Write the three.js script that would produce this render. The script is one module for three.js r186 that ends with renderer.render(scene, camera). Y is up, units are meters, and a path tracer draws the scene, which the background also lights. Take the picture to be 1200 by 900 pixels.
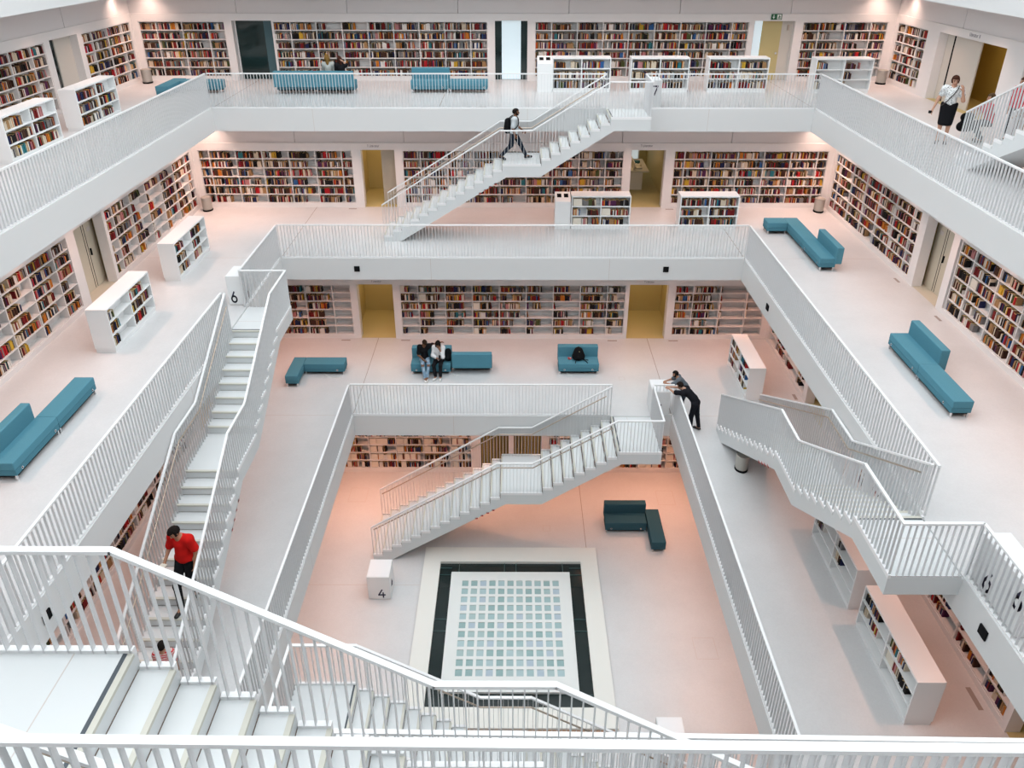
import * as THREE from 'three';
import { mergeGeometries } from 'three/addons/utils/BufferGeometryUtils.js';
import { RoundedBoxGeometry } from 'three/addons/geometries/RoundedBoxGeometry.js';
import { RectAreaLightUniformsLib } from 'three/addons/lights/RectAreaLightUniformsLib.js';
import { FontLoader } from 'three/addons/loaders/FontLoader.js';
import { TextGeometry } from 'three/addons/geometries/TextGeometry.js';

// ---------------------------------------------------------------- camera, light, exposure
const scene = new THREE.Scene();
scene.background = new THREE.Color(0x000000);
const camera = new THREE.PerspectiveCamera(2 * Math.atan(450 / 957.4265) * 180 / Math.PI, 4 / 3, 0.05, 200);
camera.position.set(0.0625, 17.3806, 15.5906);
camera.rotation.set(-0.51, 0.0032, 0.0006, 'YXZ');
scene.add(camera);
const renderer = new THREE.WebGLRenderer();
renderer.toneMapping = THREE.LinearToneMapping;
renderer.toneMappingExposure = 0.775;
renderer.shadowMap.enabled = true;
RectAreaLightUniformsLib.init();

// the atrium is a stepped funnel; plan is rectangular: depth (z) in full, width (x) times S
const S = 1 / 1.248;
const LV = { 4: 0, 5: 4.0448, 6: 8.0896, 7: 12.1344, 8: 16.1792, 9: 20.5 };   // floor heights
const OP = { 5: 6.2182, 6: 9.2901, 7: 12.4522, 8: 15.6 };                       // half openings
const WL = { 4: 8.89, 5: 11.70, 6: 14.75, 7: 18.05, 8: 20.9 };                  // half walls
const TH = 0.733;                                                             // edge depth of a gallery slab
const SKY = { color: new THREE.Color().setRGB(0.90, 0.965, 1.0), power: 1.55 };
const WARM = { 4: [1.0, 0.45, 0.28], 5: [1.0, 0.47, 0.32], 6: [1.0, 0.58, 0.45], 7: [1.0, 0.62, 0.50] };   // lamp colour per level

// daylight: the frosted glass roof over the void (panes and beams are built further down)
const roofLight = new THREE.RectAreaLight(SKY.color, SKY.power, 2 * 15.0 * S, 30.0);
roofLight.position.set(0, 20.2, 0); roofLight.rotation.x = -Math.PI / 2; roofLight.castShadow = true;
scene.add(roofLight);

// ---------------------------------------------------------------- helpers
let seed = 12345;
function rnd() { seed |= 0; seed = seed + 0x6D2B79F5 | 0; let t = Math.imul(seed ^ seed >>> 15, 1 | seed); t = t + Math.imul(t ^ t >>> 7, 61 | t) ^ t; return ((t ^ t >>> 14) >>> 0) / 4294967296; }
const rr = (a, b) => a + (b - a) * rnd();
const used = {};
function numbered(n) { if (!(n in used)) { used[n] = 0; return n; } used[n]++; return n + '_' + String(used[n]).padStart(3, '0'); }
function shade(o) { o.castShadow = true; o.receiveShadow = true; return o; }
function part(name, g, m, parent) { const o = shade(new THREE.Mesh(g, m)); o.name = name; parent.add(o); return o; }
function thing(name, label, category, pos = [0, 0, 0], turn = 0, group) {
  const o = new THREE.Group(); o.name = numbered(name); o.position.set(...pos); o.rotation.y = turn;
  o.userData = { label, category }; if (group) o.userData.group = group; scene.add(o); return o;
}
function solo(name, label, category, g, m, pos = [0, 0, 0], turn = 0, group) {
  const o = shade(new THREE.Mesh(g, m)); o.name = numbered(name); o.position.set(...pos); o.rotation.y = turn;
  o.userData = { label, category }; if (group) o.userData.group = group; scene.add(o); return o;
}
function structure(name, g, m, label, category) {
  const o = shade(new THREE.Mesh(g, m)); o.name = numbered(name); o.userData = { kind: 'structure', label, category }; scene.add(o); return o;
}
// box between two corners
function bx(x0, x1, y0, y1, z0, z1) {
  const g = new THREE.BoxGeometry(Math.abs(x1 - x0), Math.abs(y1 - y0), Math.abs(z1 - z0));
  g.translate((x0 + x1) / 2, (y0 + y1) / 2, (z0 + z1) / 2); return g;
}
function rbx(x0, x1, y0, y1, z0, z1, r = 0.02, seg = 2) {
  const g = new RoundedBoxGeometry(Math.abs(x1 - x0), Math.abs(y1 - y0), Math.abs(z1 - z0), seg, r);
  g.translate((x0 + x1) / 2, (y0 + y1) / 2, (z0 + z1) / 2); return g;
}
const merge = a => mergeGeometries(a.map(g => g.index ? g.toNonIndexed() : g).map(g => { for (const k of Object.keys(g.attributes)) if (!['position', 'normal', 'uv', 'color'].includes(k)) g.deleteAttribute(k); return g; }), false);
// side frames: k = 0 back, 1 the -x side, 2 front, 3 the +x side; local u runs along the wall, local z points into the void
function frame(o, k, u, y, v) {
  const a = k * Math.PI / 2, c = Math.round(Math.cos(a)), s = Math.round(Math.sin(a));
  o.rotation.y = a; o.position.set((u * c + v * s) * S, y, -u * s + v * c);
  o.scale.set(k % 2 ? 1 : S, 1, k % 2 ? S : 1); return o;
}
function frameMatrix(k) { return new THREE.Matrix4().makeScale(S, 1, 1).multiply(new THREE.Matrix4().makeRotationY(k * Math.PI / 2)); }
function tube(pts, r, seg = 6) {
  const gs = [];
  for (let i = 0; i + 1 < pts.length; i++) {
    const a = new THREE.Vector3(...pts[i]), b = new THREE.Vector3(...pts[i + 1]), d = b.clone().sub(a), L = d.length();
    const g = new THREE.CylinderGeometry(r, r, L + r * 0.6, seg, 1); g.applyQuaternion(new THREE.Quaternion().setFromUnitVectors(new THREE.Vector3(0, 1, 0), d.normalize()));
    g.translate((a.x + b.x) / 2, (a.y + b.y) / 2, (a.z + b.z) / 2); gs.push(g);
  }
  return merge(gs);
}
// flat bar following a polyline (width w across, height h)
function barAlong(pts, w, h) {
  const gs = [];
  for (let i = 0; i + 1 < pts.length; i++) {
    const a = new THREE.Vector3(...pts[i]), b = new THREE.Vector3(...pts[i + 1]), d = b.clone().sub(a), L = d.length(); d.normalize();
    const g = new THREE.BoxGeometry(w, h, L + 0.02);
    const side = new THREE.Vector3(0, 1, 0).cross(d).normalize(), up = d.clone().cross(side);
    const m = new THREE.Matrix4().makeBasis(side, up, d); m.setPosition(a.add(b).multiplyScalar(0.5)); g.applyMatrix4(m); gs.push(g);
  }
  return merge(gs);
}

// ---------------------------------------------------------------- textures and materials
function noiseTex(n, fn, srgb) {
  const d = new Uint8Array(n * n * 4);
  for (let j = 0; j < n; j++) for (let i = 0; i < n; i++) { const c = fn(i / n, j / n), k = (j * n + i) * 4; d[k] = c[0]; d[k + 1] = c[1]; d[k + 2] = c[2]; d[k + 3] = 255; }
  const t = new THREE.DataTexture(d, n, n, THREE.RGBAFormat); t.wrapS = t.wrapT = THREE.RepeatWrapping; t.magFilter = THREE.LinearFilter; t.minFilter = THREE.LinearMipmapLinearFilter; t.generateMipmaps = true;
  if (srgb) t.colorSpace = THREE.SRGBColorSpace; t.needsUpdate = true; return t;
}
const lat = new Float32Array(64 * 64).map(() => rnd());
function vn(x, y, p) { // tileable value noise, period p cells
  const xi = Math.floor(x), yi = Math.floor(y), fx = x - xi, fy = y - yi, sx = fx * fx * (3 - 2 * fx), sy = fy * fy * (3 - 2 * fy);
  const L = (a, b) => lat[(((b % p) + p) % p) * 64 + (((a % p) + p) % p)];
  return (L(xi, yi) * (1 - sx) + L(xi + 1, yi) * sx) * (1 - sy) + (L(xi, yi + 1) * (1 - sx) + L(xi + 1, yi + 1) * sx) * sy;
}
const fb = (u, v) => 0.5 * vn(u * 8, v * 8, 8) + 0.3 * vn(u * 20, v * 20, 20) + 0.2 * vn(u * 60, v * 60, 60);
const floorMap = noiseTex(256, (u, v) => { const t = 232 + 10 * (fb(u, v) - 0.5) + 5 * (rnd() - 0.5); return [t, t + 0.5, t + 1]; }, true);
floorMap.repeat.set(0.16, 0.16);
const clothMap = noiseTex(128, (u, v) => { const w = (Math.floor(u * 128) + Math.floor(v * 128)) % 2; const t = 226 + (w ? 10 : -10) + 26 * (rnd() - 0.5); return [t, t, t]; }, true);
clothMap.repeat.set(3, 3);
const lin = (r, g, b) => new THREE.Color().setRGB(r, g, b);
const mat = (c, rough = 0.6, extra = {}) => new THREE.MeshStandardMaterial({ color: c, roughness: rough, ...extra });
const matte = (c, extra = {}) => new THREE.MeshPhysicalMaterial({ color: c, roughness: 0.9, specularIntensity: 0.2, ...extra });
const M = {
  floor: mat(lin(0.80, 0.80, 0.80), 0.34, { map: floorMap }),
  fascia: mat(lin(0.70, 0.71, 0.71), 0.45),
  wall: mat(lin(0.79, 0.77, 0.76), 0.75),
  band: mat(lin(0.76, 0.74, 0.74), 0.9),  // greyer than the wall: recess shade mixed into the panel colour
  shelf: mat(lin(0.74, 0.73, 0.72), 0.6),
  cabinet: mat(lin(0.82, 0.83, 0.83), 0.45),
  rail: mat(lin(0.84, 0.845, 0.85), 0.35),
  bar: mat(lin(0.70, 0.71, 0.72), 0.4),
  stair: mat(lin(0.68, 0.705, 0.71), 0.45),
  nosing: mat(lin(0.60, 0.59, 0.52), 0.6),
  darkStrip: mat(lin(0.06, 0.075, 0.09), 0.5),
  gap: mat(lin(0.15, 0.11, 0.09), 0.8),
  steel: mat(lin(0.55, 0.46, 0.38), 0.3, { metalness: 0.8 }),
  chrome: mat(lin(0.75, 0.75, 0.76), 0.25, { metalness: 0.9 }),
  joint: mat(lin(0.36, 0.31, 0.28), 0.8),
  faint: mat(lin(0.60, 0.55, 0.52), 0.8),
  teal: matte(lin(0.115, 0.325, 0.42), { map: clothMap }),
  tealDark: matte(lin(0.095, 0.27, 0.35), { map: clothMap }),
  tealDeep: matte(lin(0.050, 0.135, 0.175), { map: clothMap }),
  black: matte(lin(0.008, 0.008, 0.009)),
  navy: mat(lin(0.02, 0.016, 0.05), 0.6),
  red: mat(lin(0.42, 0.03, 0.03), 0.5),
  yellow: mat(lin(0.50, 0.36, 0.085), 0.7),
  olive: mat(lin(0.56, 0.47, 0.22), 0.6),
  beige: mat(lin(0.60, 0.55, 0.44), 0.6),
  bin: mat(lin(0.46, 0.44, 0.40), 0.4, { metalness: 0.35 }),
  stone: mat(lin(0.80, 0.79, 0.74), 0.5),
  boxWhite: mat(lin(0.74, 0.68, 0.58), 0.7),
  cord: mat(lin(0.80, 0.80, 0.76), 0.6),
};

// ---------------------------------------------------------------- floors, slabs, roof
const rectPts = (a, b) => [[-a, -b], [a, -b], [a, b], [-a, b]];
function ring(outer, inner, y0, y1) {
  const s = new THREE.Shape(rectPts(outer * S, outer).map(p => new THREE.Vector2(...p)));
  if (inner) s.holes.push(new THREE.Path(rectPts(inner * S, inner).map(p => new THREE.Vector2(...p)).reverse()));
  const g = new THREE.ExtrudeGeometry(s, { depth: y1 - y0, bevelEnabled: false }); g.rotateX(-Math.PI / 2); g.translate(0, y0, 0); return g;
}
const floors = {};
floors[4] = structure('floor', ring(WL[4] + 3, 0, -0.3, 0), M.floor, 'pale resin floor around the square of glass blocks', 'floor');
{ // galleries: one slab each, walking surface on top, ceiling below
  const txt = { 5: 'white gallery floor that carries the sofa with the seated couple', 6: 'white gallery floor that carries the kiosk numbered 6', 7: 'white gallery floor that carries the kiosk numbered 7', 8: 'white gallery slab above the doorways of the top shelves' };
  for (const l of [5, 6, 7, 8]) floors[l] = structure('floor', ring(WL[l] + 3.2, OP[l], LV[l] - TH, LV[l]), M.floor, txt[l], 'floor');
  for (const l of [5, 6, 7, 8]) { // smooth white board facing the slab edge
    const gs = []; const o = OP[l];
    for (let k = 0; k < 4; k++) { const g = bx(-o, o, LV[l] - TH - 0.002, LV[l] - 0.004, -o, -o + 0.012); g.applyMatrix4(frameMatrix(k)); gs.push(g); }
    const f = part('edge_board', merge(gs), M.fascia, floors[l]);
  }
}
// thin board seams on the slab edges
for (const [l, k, us] of [[7, 0, [-8.3, 1.7 - 1.1, 8.1]], [6, 0, [-3.3, 3.9]], [6, 1, [0.9]], [5, 0, [-2.3]], [5, 1, [0]]]) for (const u of us) {
  const o = OP[l], g = bx(u - 0.008, u + 0.008, LV[l] - TH, LV[l] - 0.01, -o + 0.010, -o + 0.0135); g.applyMatrix4(frameMatrix(k)); part('board_seam', g, M.faint, floors[l]);
}
// expansion joints: the lines of each opening run on to the walls
function jointStrip(l, x0, x1, z0, z1, m = M.joint, name = 'expansion_joint') { part(name, bx(x0, x1, LV[l] - 0.004, LV[l] + 0.0012, z0, z1), m, floors[l]); }
for (const l of [5, 6, 7]) {
  const o = OP[l], w = WL[l] + 0.1, j = 0.010;
  for (const s of [-1, 1]) { jointStrip(l, s * o * S - j, s * o * S + j, -w, -o); jointStrip(l, s * o * S - j, s * o * S + j, o, w); jointStrip(l, -w * S, -o * S, s * o - j, s * o + j, M.faint); jointStrip(l, o * S, w * S, s * o - j, s * o + j, M.faint); }
}
jointStrip(4, 2.37, 2.39, -8.9, -4.62); jointStrip(7, -2.47, -2.45, -18, -12.5); jointStrip(4, -7.0, -2.8, -3.02, -3.00, M.faint);
function hatch(l, x0, x1, z0, z1) { const t = 0.012, y0 = LV[l] - 0.004, y1 = LV[l] + 0.001; part('floor_hatch_seam', merge([bx(x0, x1, y0, y1, z0, z0 + t), bx(x0, x1, y0, y1, z1 - t, z1), bx(x0, x0 + t, y0, y1, z0, z1), bx(x1 - t, x1, y0, y1, z0, z1)]), M.faint, floors[l]); }
hatch(4, -5.70, -5.08, -7.9, -7.1); hatch(4, 5.04, 5.64, -7.78, -6.97); hatch(4, 5.05, 5.65, -0.94, -0.17); hatch(4, 1.02, 1.26, -5.85, -5.55); hatch(5, -7.75, -7.45, -8.6, -8.3); hatch(5, 3.6, 3.8, -8.75, -8.55);
// ventilation slots in front of the shelves
for (const [l, x0, x1, z0, z1] of [[5, -6.33, -6.0, -11.58, -11.5], [5, -4.12, -3.79, -11.58, -11.5], [5, 3.5, 3.85, -11.58, -11.5], [5, 5.75, 6.1, -11.58, -11.5], [6, 11.55, 11.63, -7.65, -7.3], [6, 11.55, 11.63, -4.9, -4.55], [6, -6.2, -5.9, -14.6, -14.5], [6, 5.75, 6.05, -14.6, -14.5], [5, 9.14, 9.24, 4.2, 4.75], [5, 9.14, 9.24, -7.6, -7.25]])
  part('air_slot', bx(x0, x1, LV[l] - 0.005, LV[l] + 0.002, z0, z1), M.joint, floors[l]);

{ // roof: solid rim, cross beams and frosted glass panes that pass the daylight
  structure('ceiling', ring(WL[8] + 0.4, 15.0, 20.3, 20.6), M.wall, 'white ceiling rim around the glass roof', 'ceiling');
  const rf = thing('glass_roof', 'frosted glass roof with white beams over the void', 'roof', [0, 20.4, 0]);
  const glow = new THREE.MeshStandardMaterial({ color: 0xffffff, roughness: 0.5, emissive: SKY.color, emissiveIntensity: 1.0 });
  const n = 8, a = 15.0 * S, b = 15.0, pw = 2 * a / n, pd = 2 * b / n, pane = new THREE.BoxGeometry(pw - 0.12, 0.05, pd - 0.12);
  for (let i = 0; i < n; i++) for (let j = 0; j < n; j++) part('pane', pane, glow, rf).position.set(-a + pw * (i + 0.5), 0, -b + pd * (j + 0.5));
  for (let i = 0; i <= n; i++) { part('beam', bx(-a + pw * i - 0.06, -a + pw * i + 0.06, -0.08, 0.12, -b, b), M.wall, rf); part('beam', bx(-a, a, -0.079, 0.119, -b + pd * i - 0.06, -b + pd * i + 0.06), M.wall, rf); }
}

// ---------------------------------------------------------------- walls with doorways, bookcases let into them
const DOORH = 2.15, CASEH = 2.13, LINH = 2.40, RECESS = 0.32;
const SIDE = ['back', 'left', 'front', 'right'];
// openings per level and side (u ranges); cases are bookcases, doors are doorways
const casesL6 = [[-14.5, -7.4], [-5.1, 5.1], [7.4, 14.5]], doorsL6 = [[-7.0, -5.45], [5.45, 7.0]];
const casesL5 = [[-11.42, -7.3], [-5.1, 5.1], [7.3, 11.42]], doorsL5 = [[-7.0, -5.4], [5.25, 7.0]];
const casesL7 = [[-17.75, -13.68], [-11.39, -1.22], [1.02, 11.16], [13.68, 17.7]], doorsL7 = [[-13.33, -11.45], [-0.88, 0.67], [11.4, 13.3]];
const plan = {
  '4,0': { cases: [[-8.6, -1.83], [1.62, 8.6]], doors: [[-1.43, -0.17], [0.06, 1.31]] },
  '5,0': { cases: casesL5, doors: doorsL5 }, '5,1': { cases: casesL5, doors: doorsL5 }, '5,3': { cases: casesL5, doors: doorsL5 },
  '6,0': { cases: casesL6, doors: doorsL6 }, '6,1': { cases: casesL6.slice(1), doors: [[5.55, 7.25]] }, '6,3': { cases: casesL6.slice(0, 2), doors: [[-7.0, -5.43]] },
  '7,0': { cases: casesL7, doors: doorsL7 }, '7,1': { cases: [[2.5, 11.45], [13.94, 17.85]], doors: [[11.8, 13.63]] }, '7,3': { cases: [[-17.85, -15.3], [-9.0, -3]], doors: [[-14.41, -10.1]] },
};
const roomOf = { 4: 'the level of the glass blocks', 5: 'the gallery of the seated couple', 6: 'the gallery of kiosk 6', 7: 'the gallery of kiosk 7', 8: 'the uppermost gallery' };
const sideWord = ['facing the glass roof void behind the stairs', 'beside the long stair with the man in red', 'below the near stair', 'beside the stair with the bin under it'];
const walls = {};
for (const l of [4, 5, 6, 7, 8]) for (let k = 0; k < 4; k++) {
  const p = plan[l + ',' + k] || { cases: [], doors: [] }, W = WL[l], y0 = LV[l], y1 = (l < 8 ? LV[l + 1] - TH : 20.35);
  const gs = []; const cuts = [...p.cases, ...p.doors].sort((a, b) => a[0] - b[0]);
  let u = -W - 0.3;
  const isCase = c => p.cases.includes(c);
  for (const c of cuts) { gs.push(bx(u, c[0], y0, y0 + LINH, -W - RECESS - 0.05, -W)); const top = isCase(c) ? CASEH : DOORH; gs.push(bx(c[0], c[1], y0 + top, y0 + LINH, -W - RECESS - 0.05, -W)); if (isCase(c)) gs.push(bx(c[0], c[1], y0, y0 + 0.14, -W - RECESS - 0.05, -W)); u = c[1]; }
  gs.push(bx(u, W + 0.3, y0, y0 + LINH, -W - RECESS - 0.05, -W));
  const g = merge(gs); g.applyMatrix4(frameMatrix(k));
  walls[l + ',' + k] = structure('wall_' + SIDE[k], g, M.wall, `white wall lining on ${roomOf[l]}, ${sideWord[k]}`, 'wall');
  // panel band above the shelves
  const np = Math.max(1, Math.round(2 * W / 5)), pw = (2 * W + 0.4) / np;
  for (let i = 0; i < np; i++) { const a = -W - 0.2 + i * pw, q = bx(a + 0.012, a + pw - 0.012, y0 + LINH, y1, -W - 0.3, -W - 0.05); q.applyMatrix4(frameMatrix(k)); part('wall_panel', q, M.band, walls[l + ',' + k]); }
  const bk = bx(-W - 0.3, W + 0.3, y0 + LINH, y1, -W - 0.4, -W - 0.28); bk.applyMatrix4(frameMatrix(k)); part('panel_backing', bk, M.wall, walls[l + ',' + k]);
}

// ---------------------------------------------------------------- staircases and railings
const RAILH = 1.1, RISE = 4.0448 / 22, GOING = 0.385, U0 = -5.43, ULAND = U0 + 13 * GOING, ULAND2 = 1.155, UTOP = ULAND2 + 7 * GOING, UEND = 5.43;
const HLAND = 14 * RISE, HTOP = 22 * RISE;
function stepHeight(u) {
  if (u < U0) return 0; if (u < ULAND) return Math.min(14, Math.floor((u - U0) / GOING) + 1) * RISE;
  if (u < ULAND2) return HLAND; if (u < UTOP) return HLAND + Math.min(8, Math.floor((u - ULAND2) / GOING) + 1) * RISE; return HTOP;
}
const railLine = [[U0 + 0.02, 1.27], [-0.53, HLAND + RAILH], [0.77, HLAND + RAILH], [3.77, HTOP + RAILH], [UEND - 0.03, HTOP + RAILH]];
function railHeight(u) { for (let i = 0; i + 1 < railLine.length; i++) { const [a, ya] = railLine[i], [b, yb] = railLine[i + 1]; if (u <= b) return ya + (yb - ya) * (u - a) / (b - a); } return HTOP + RAILH; }
const bladeU = new THREE.BoxGeometry(0.012, 1, 0.05), bladeV = new THREE.BoxGeometry(0.05, 1, 0.012);
const PITCH = 0.127;
// bars: list of [u, yBase, yTop, v, alongV]
function addBars(root, bars, single) {
  if (single) {
    for (const [u, a, b, v, al] of bars) { const o = part('baluster', al ? bladeV : bladeU, M.bar, root); o.position.set(u, (a + b) / 2, v); o.scale.y = b - a; }
  } else {
    const o = part('balusters', merge(bars.map(([u, a, b, v, al]) => { const g = (al ? bladeV : bladeU).clone(); g.scale(1, b - a, 1); g.translate(u, (a + b) / 2, v); return g; })), M.bar, root);
    o.userData.kind = 'stuff';
  }
}
function edgeRailing(l, k, u0, u1, label, single, opts = {}) {
  const o = OP[l], r = thing('gallery_railing', label, 'railing', [0, 0, 0], 0);
  frame(r, k, 0, LV[l], -o); if (opts.turn) r.rotation.y += opts.turn;
  const v = opts.v ?? -0.05;
  part('top_rail', bx(u0, u1, RAILH - 0.035, RAILH, v - 0.032, v + 0.032), M.rail, r);
  part('bottom_rail', bx(u0, u1, 0.0, 0.035, v - 0.03, v + 0.03), M.rail, r);
  const bars = [], n = Math.round((u1 - u0) / PITCH);
  for (let i = 0; i <= n; i++) bars.push([u0 + (u1 - u0) * i / n, 0.01, RAILH - 0.03, v, false]);
  if (single && bars.length > 290) { addBars(r, bars.slice(0, 290), true); addBars(r, bars.slice(290), false); } else addBars(r, bars, single);
  return r;
}
function stair(l, k, width, label, railLabels, single, o) {
  const base = LV[l], t = thing('staircase', label, 'staircase');
  frame(t, k, 0, base, -o);
  // carriage: sawtooth above, soffit below
  const P = [[U0, 0]];
  for (let i = 1; i <= 14; i++) { const u = U0 + (i - 1) * GOING; P.push([u, i * RISE - 0.04]); P.push([i < 14 ? u + GOING : ULAND2, i * RISE - 0.04]); }
  for (let i = 1; i <= 8; i++) { const u = ULAND2 + (i - 1) * GOING; P.push([u, HLAND + i * RISE - 0.04]); P.push([i < 8 ? u + GOING : UEND, HLAND + i * RISE - 0.04]); }
  P.push([UEND, HTOP - 0.385], [4.0, HTOP - 0.385], [1.11, HLAND - 0.385], [-0.24, HLAND - 0.385], [-4.72, 0]);
  const clean = P.filter((p, i) => i === 0 || Math.hypot(p[0] - P[i - 1][0], p[1] - P[i - 1][1]) > 1e-6);
  const g = new THREE.ExtrudeGeometry(new THREE.Shape(clean.map(p => new THREE.Vector2(...p))), { depth: width, bevelEnabled: false });
  part('carriage', g, M.stair, t);
  // kerbs: one short upstand per step on both edges
  for (const [va, vb] of [[0.0, 0.055], [width - 0.055, width + 0.004]]) {
    const gs = []; const run = (a, b, h) => gs.push(bx(a, b, h - 0.04, h + 0.035, va, vb));
    for (let i = 1; i <= 13; i++) run(U0 + (i - 1) * GOING, U0 + i * GOING - 0.02, i * RISE); run(ULAND, ULAND2 - 0.02, HLAND);
    for (let i = 1; i <= 7; i++) run(ULAND2 + (i - 1) * GOING, ULAND2 + i * GOING - 0.02, HLAND + i * RISE); if (va > 0.1) run(UTOP, UEND, HTOP); else run(UTOP, UTOP + 0.06, HTOP);
    part('kerb', merge(gs), M.rail, t);
  }
  const v0 = 0.055, v1 = width - 0.055, tg = bx(0, GOING + 0.012, -0.04, 0, v0, v1), ng = bx(-0.012, 0.05, -0.03, 0.003, v0, v1), rg = bx(-0.004, 0.0, 0.0, RISE - 0.04, v0, v1), jg = bx(GOING - (k === 0 ? 0.042 : 0.016), GOING - 0.004, -0.02, 0.0015, v0, v1);
  const put = (u, h, L) => { const tr = part('tread', L ? bx(0, L, -0.04, 0, v0, v1) : tg, M.stair, t); tr.position.set(u, h, 0); part('nosing', ng, M.nosing, tr); part('rear_joint', jg, M.gap, tr).position.x = (L || GOING) - GOING; const ri = part('riser', rg, M.stair, tr); ri.position.set(0, -RISE, 0); return tr; };
  for (let i = 1; i <= 13; i++) put(U0 + (i - 1) * GOING, i * RISE);
  put(ULAND, HLAND, ULAND2 - ULAND + 0.01);
  for (let i = 1; i <= 7; i++) put(ULAND2 + (i - 1) * GOING, HLAND + i * RISE);
  const top = put(UTOP, HTOP, UEND - UTOP); top.name = 'platform';
  part('warning_strip', bx(0.055, 0.10, -0.03, 0.003, v0, v1), M.darkStrip, top); part('platform_joint', bx(0.60, 0.612, -0.03, 0.0015, v0, v1), M.faint, top);
  for (let i = 0; i < 4; i++) part('soffit_tag', new THREE.BoxGeometry(0.10, 0.06, 0.02).translate(-1.35 + 0.213 * i, 2.09 + -0.42 + 0.105 * i - 0.02, width - 0.01), M.red, t);
  // railings: inner one follows the outer edge and closes the platform end, the other runs along the gallery edge side
  const bars = [], handBars = [];
  for (let s = 0; s < 2; s++) {
    const v = s === 0 ? width - 0.03 : 0.09, r = new THREE.Group(); r.name = 'stair_railing'; r.userData = { label: railLabels[s] }; t.add(r);
    const uEnd = s === 0 ? UEND - 0.03 : UTOP - 0.06;
    const line = s === 0 ? railLine.slice() : [...railLine.slice(0, 3), [3.77, HTOP + RAILH], [uEnd, HTOP + RAILH]].filter((p, i, a) => i === 0 || p[0] > a[i - 1][0]);
    const pts = line.map(([u, y]) => [u, y - 0.018, v]);
    if (s === 0) { part('top_rail', barAlong(pts, 0.064, 0.035), M.rail, r); part('end_rail', bx(UEND - 0.062, UEND, HTOP + RAILH - 0.035, HTOP + RAILH, -0.05, width), M.rail, r); }
    else part('top_rail', barAlong(pts, 0.064, 0.035), M.rail, r);
    const off = s === 0 ? -0.07 : 0.07, hp = [[U0 + 0.1, 1.27 + 0.05 - 0.20, v + off], [-0.53, HLAND + RAILH - 0.22, v + off], [0.77, HLAND + RAILH - 0.22, v + off], [3.6, HTOP + RAILH - 0.30, v + off]];
    if (s === 1 || width > 2) part('handrail', tube(hp, 0.019), M.steel, r);
    const list = [], n = Math.round((uEnd - U0) / PITCH);
    for (let i = 0; i <= n; i++) { const u = U0 + 0.02 + (uEnd - U0 - 0.02) * i / n; list.push([u, stepHeight(u), railHeight(u) - 0.03, v, false]); }
    if (s === 0) { const m = Math.round(width / PITCH); for (let i = 0; i < m; i++) list.push([UEND - 0.03, HTOP, HTOP + RAILH - 0.03, -0.02 + (width - 0.03) * i / m, true]); }
    addBars(r, list, single);
  }
  return t;
}
const W2 = 1.56, W5 = 2.08;
stair(6, 0, W2, 'white stair rising behind the walking man to kiosk 7', ['open white railing in front of the walking man', 'white railing behind the walking man, nearer the wall shelves'], false, OP[7]);
stair(4, 0, W5, 'white stair rising from kiosk 4 to the leaning men', ['white railing on the glass block side of the stair from kiosk 4', 'white railing on the shelf side of the stair from kiosk 4'], true, OP[5]);
stair(5, 1, W2, 'long white stair with the man in the red shirt', ['white stair railing at the left hand of the man in red', 'white stair railing at the right hand of the man in red'], true, OP[6]);
stair(5, 3, W2, 'white stair with a waste bin standing under its foot', ['white railing on the void side of the stair over the bin', 'white railing on the gallery side of the stair over the bin'], true, OP[6]);
stair(6, 2, 1.71, 'white stair with beige nosings and a wide platform, crossing below the camera', ['broad white railing of the stair with beige nosings, towards the void', 'white railing of the stair with beige nosings, on its gallery side'], true, OP[7]);
stair(4, 2, W5, 'white stair descending past the brown painted shadow line of the glass block square', ['white railing between the lower stair and the glass block square', 'white railing of the lower stair on the side away from the glass blocks'], true, OP[5]);
stair(7, 3, W2, 'white stair rising beside the woman in the patterned top', ['white railing of the stair beside the woman in the patterned top', 'white railing on the far side of the stair beside the woman in the patterned top'], false, OP[8]);
// gallery edges: gaps stay open where a stair platform joins
edgeRailing(7, 0, -OP[7], UTOP - 0.02, 'white railing in front of the teal sofas of the kiosk 7 gallery', false);
edgeRailing(7, 0, UEND - 0.03, OP[7], 'short white railing in front of the white shelves, from kiosk 7 to the corner', false);
edgeRailing(7, 1, -OP[7], OP[7], 'white railing in front of the two low shelves near the dark doorway', true);
edgeRailing(7, 3, -OP[7], OP[7], 'white railing in front of the woman in the patterned top', true);
edgeRailing(7, 2, -OP[7], UTOP - 0.02, 'broad white railing running level right across the nearest edge', true, { turn: -0.0076, v: -0.008 });
edgeRailing(6, 0, -OP[6], OP[6], 'white railing in front of the foot of the stair with the walking man', false);
edgeRailing(6, 1, UEND - 0.03, OP[6], 'short white railing between kiosk 6 and the corner by the pale shelf wall', true);
edgeRailing(6, 1, -OP[6], UTOP - 0.02, 'long white railing beside the teal bench and the man in red', true);
edgeRailing(6, 3, -OP[6], UTOP - 0.02, 'long white railing beside the two teal benches and the stair over the bin', true);
edgeRailing(6, 3, UEND - 0.03, OP[6], 'white railing with a dark numeral showing through its bars', true);
edgeRailing(6, 2, -OP[6], OP[6], 'level white railing just beyond the nearest one', true, { turn: -0.0124, v: 0.016 });
edgeRailing(5, 0, -OP[5], UTOP - 0.02, 'white railing behind the stair from kiosk 4, below the seated couple', false);
edgeRailing(5, 0, UEND - 0.03, OP[5], 'very short white railing beside the leaning men', true);
edgeRailing(5, 1, -OP[5], OP[5], 'white railing above the orange lit floor by kiosk 4', true);
edgeRailing(5, 3, -OP[5], OP[5], 'white railing on which the man in black leans', true);
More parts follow.
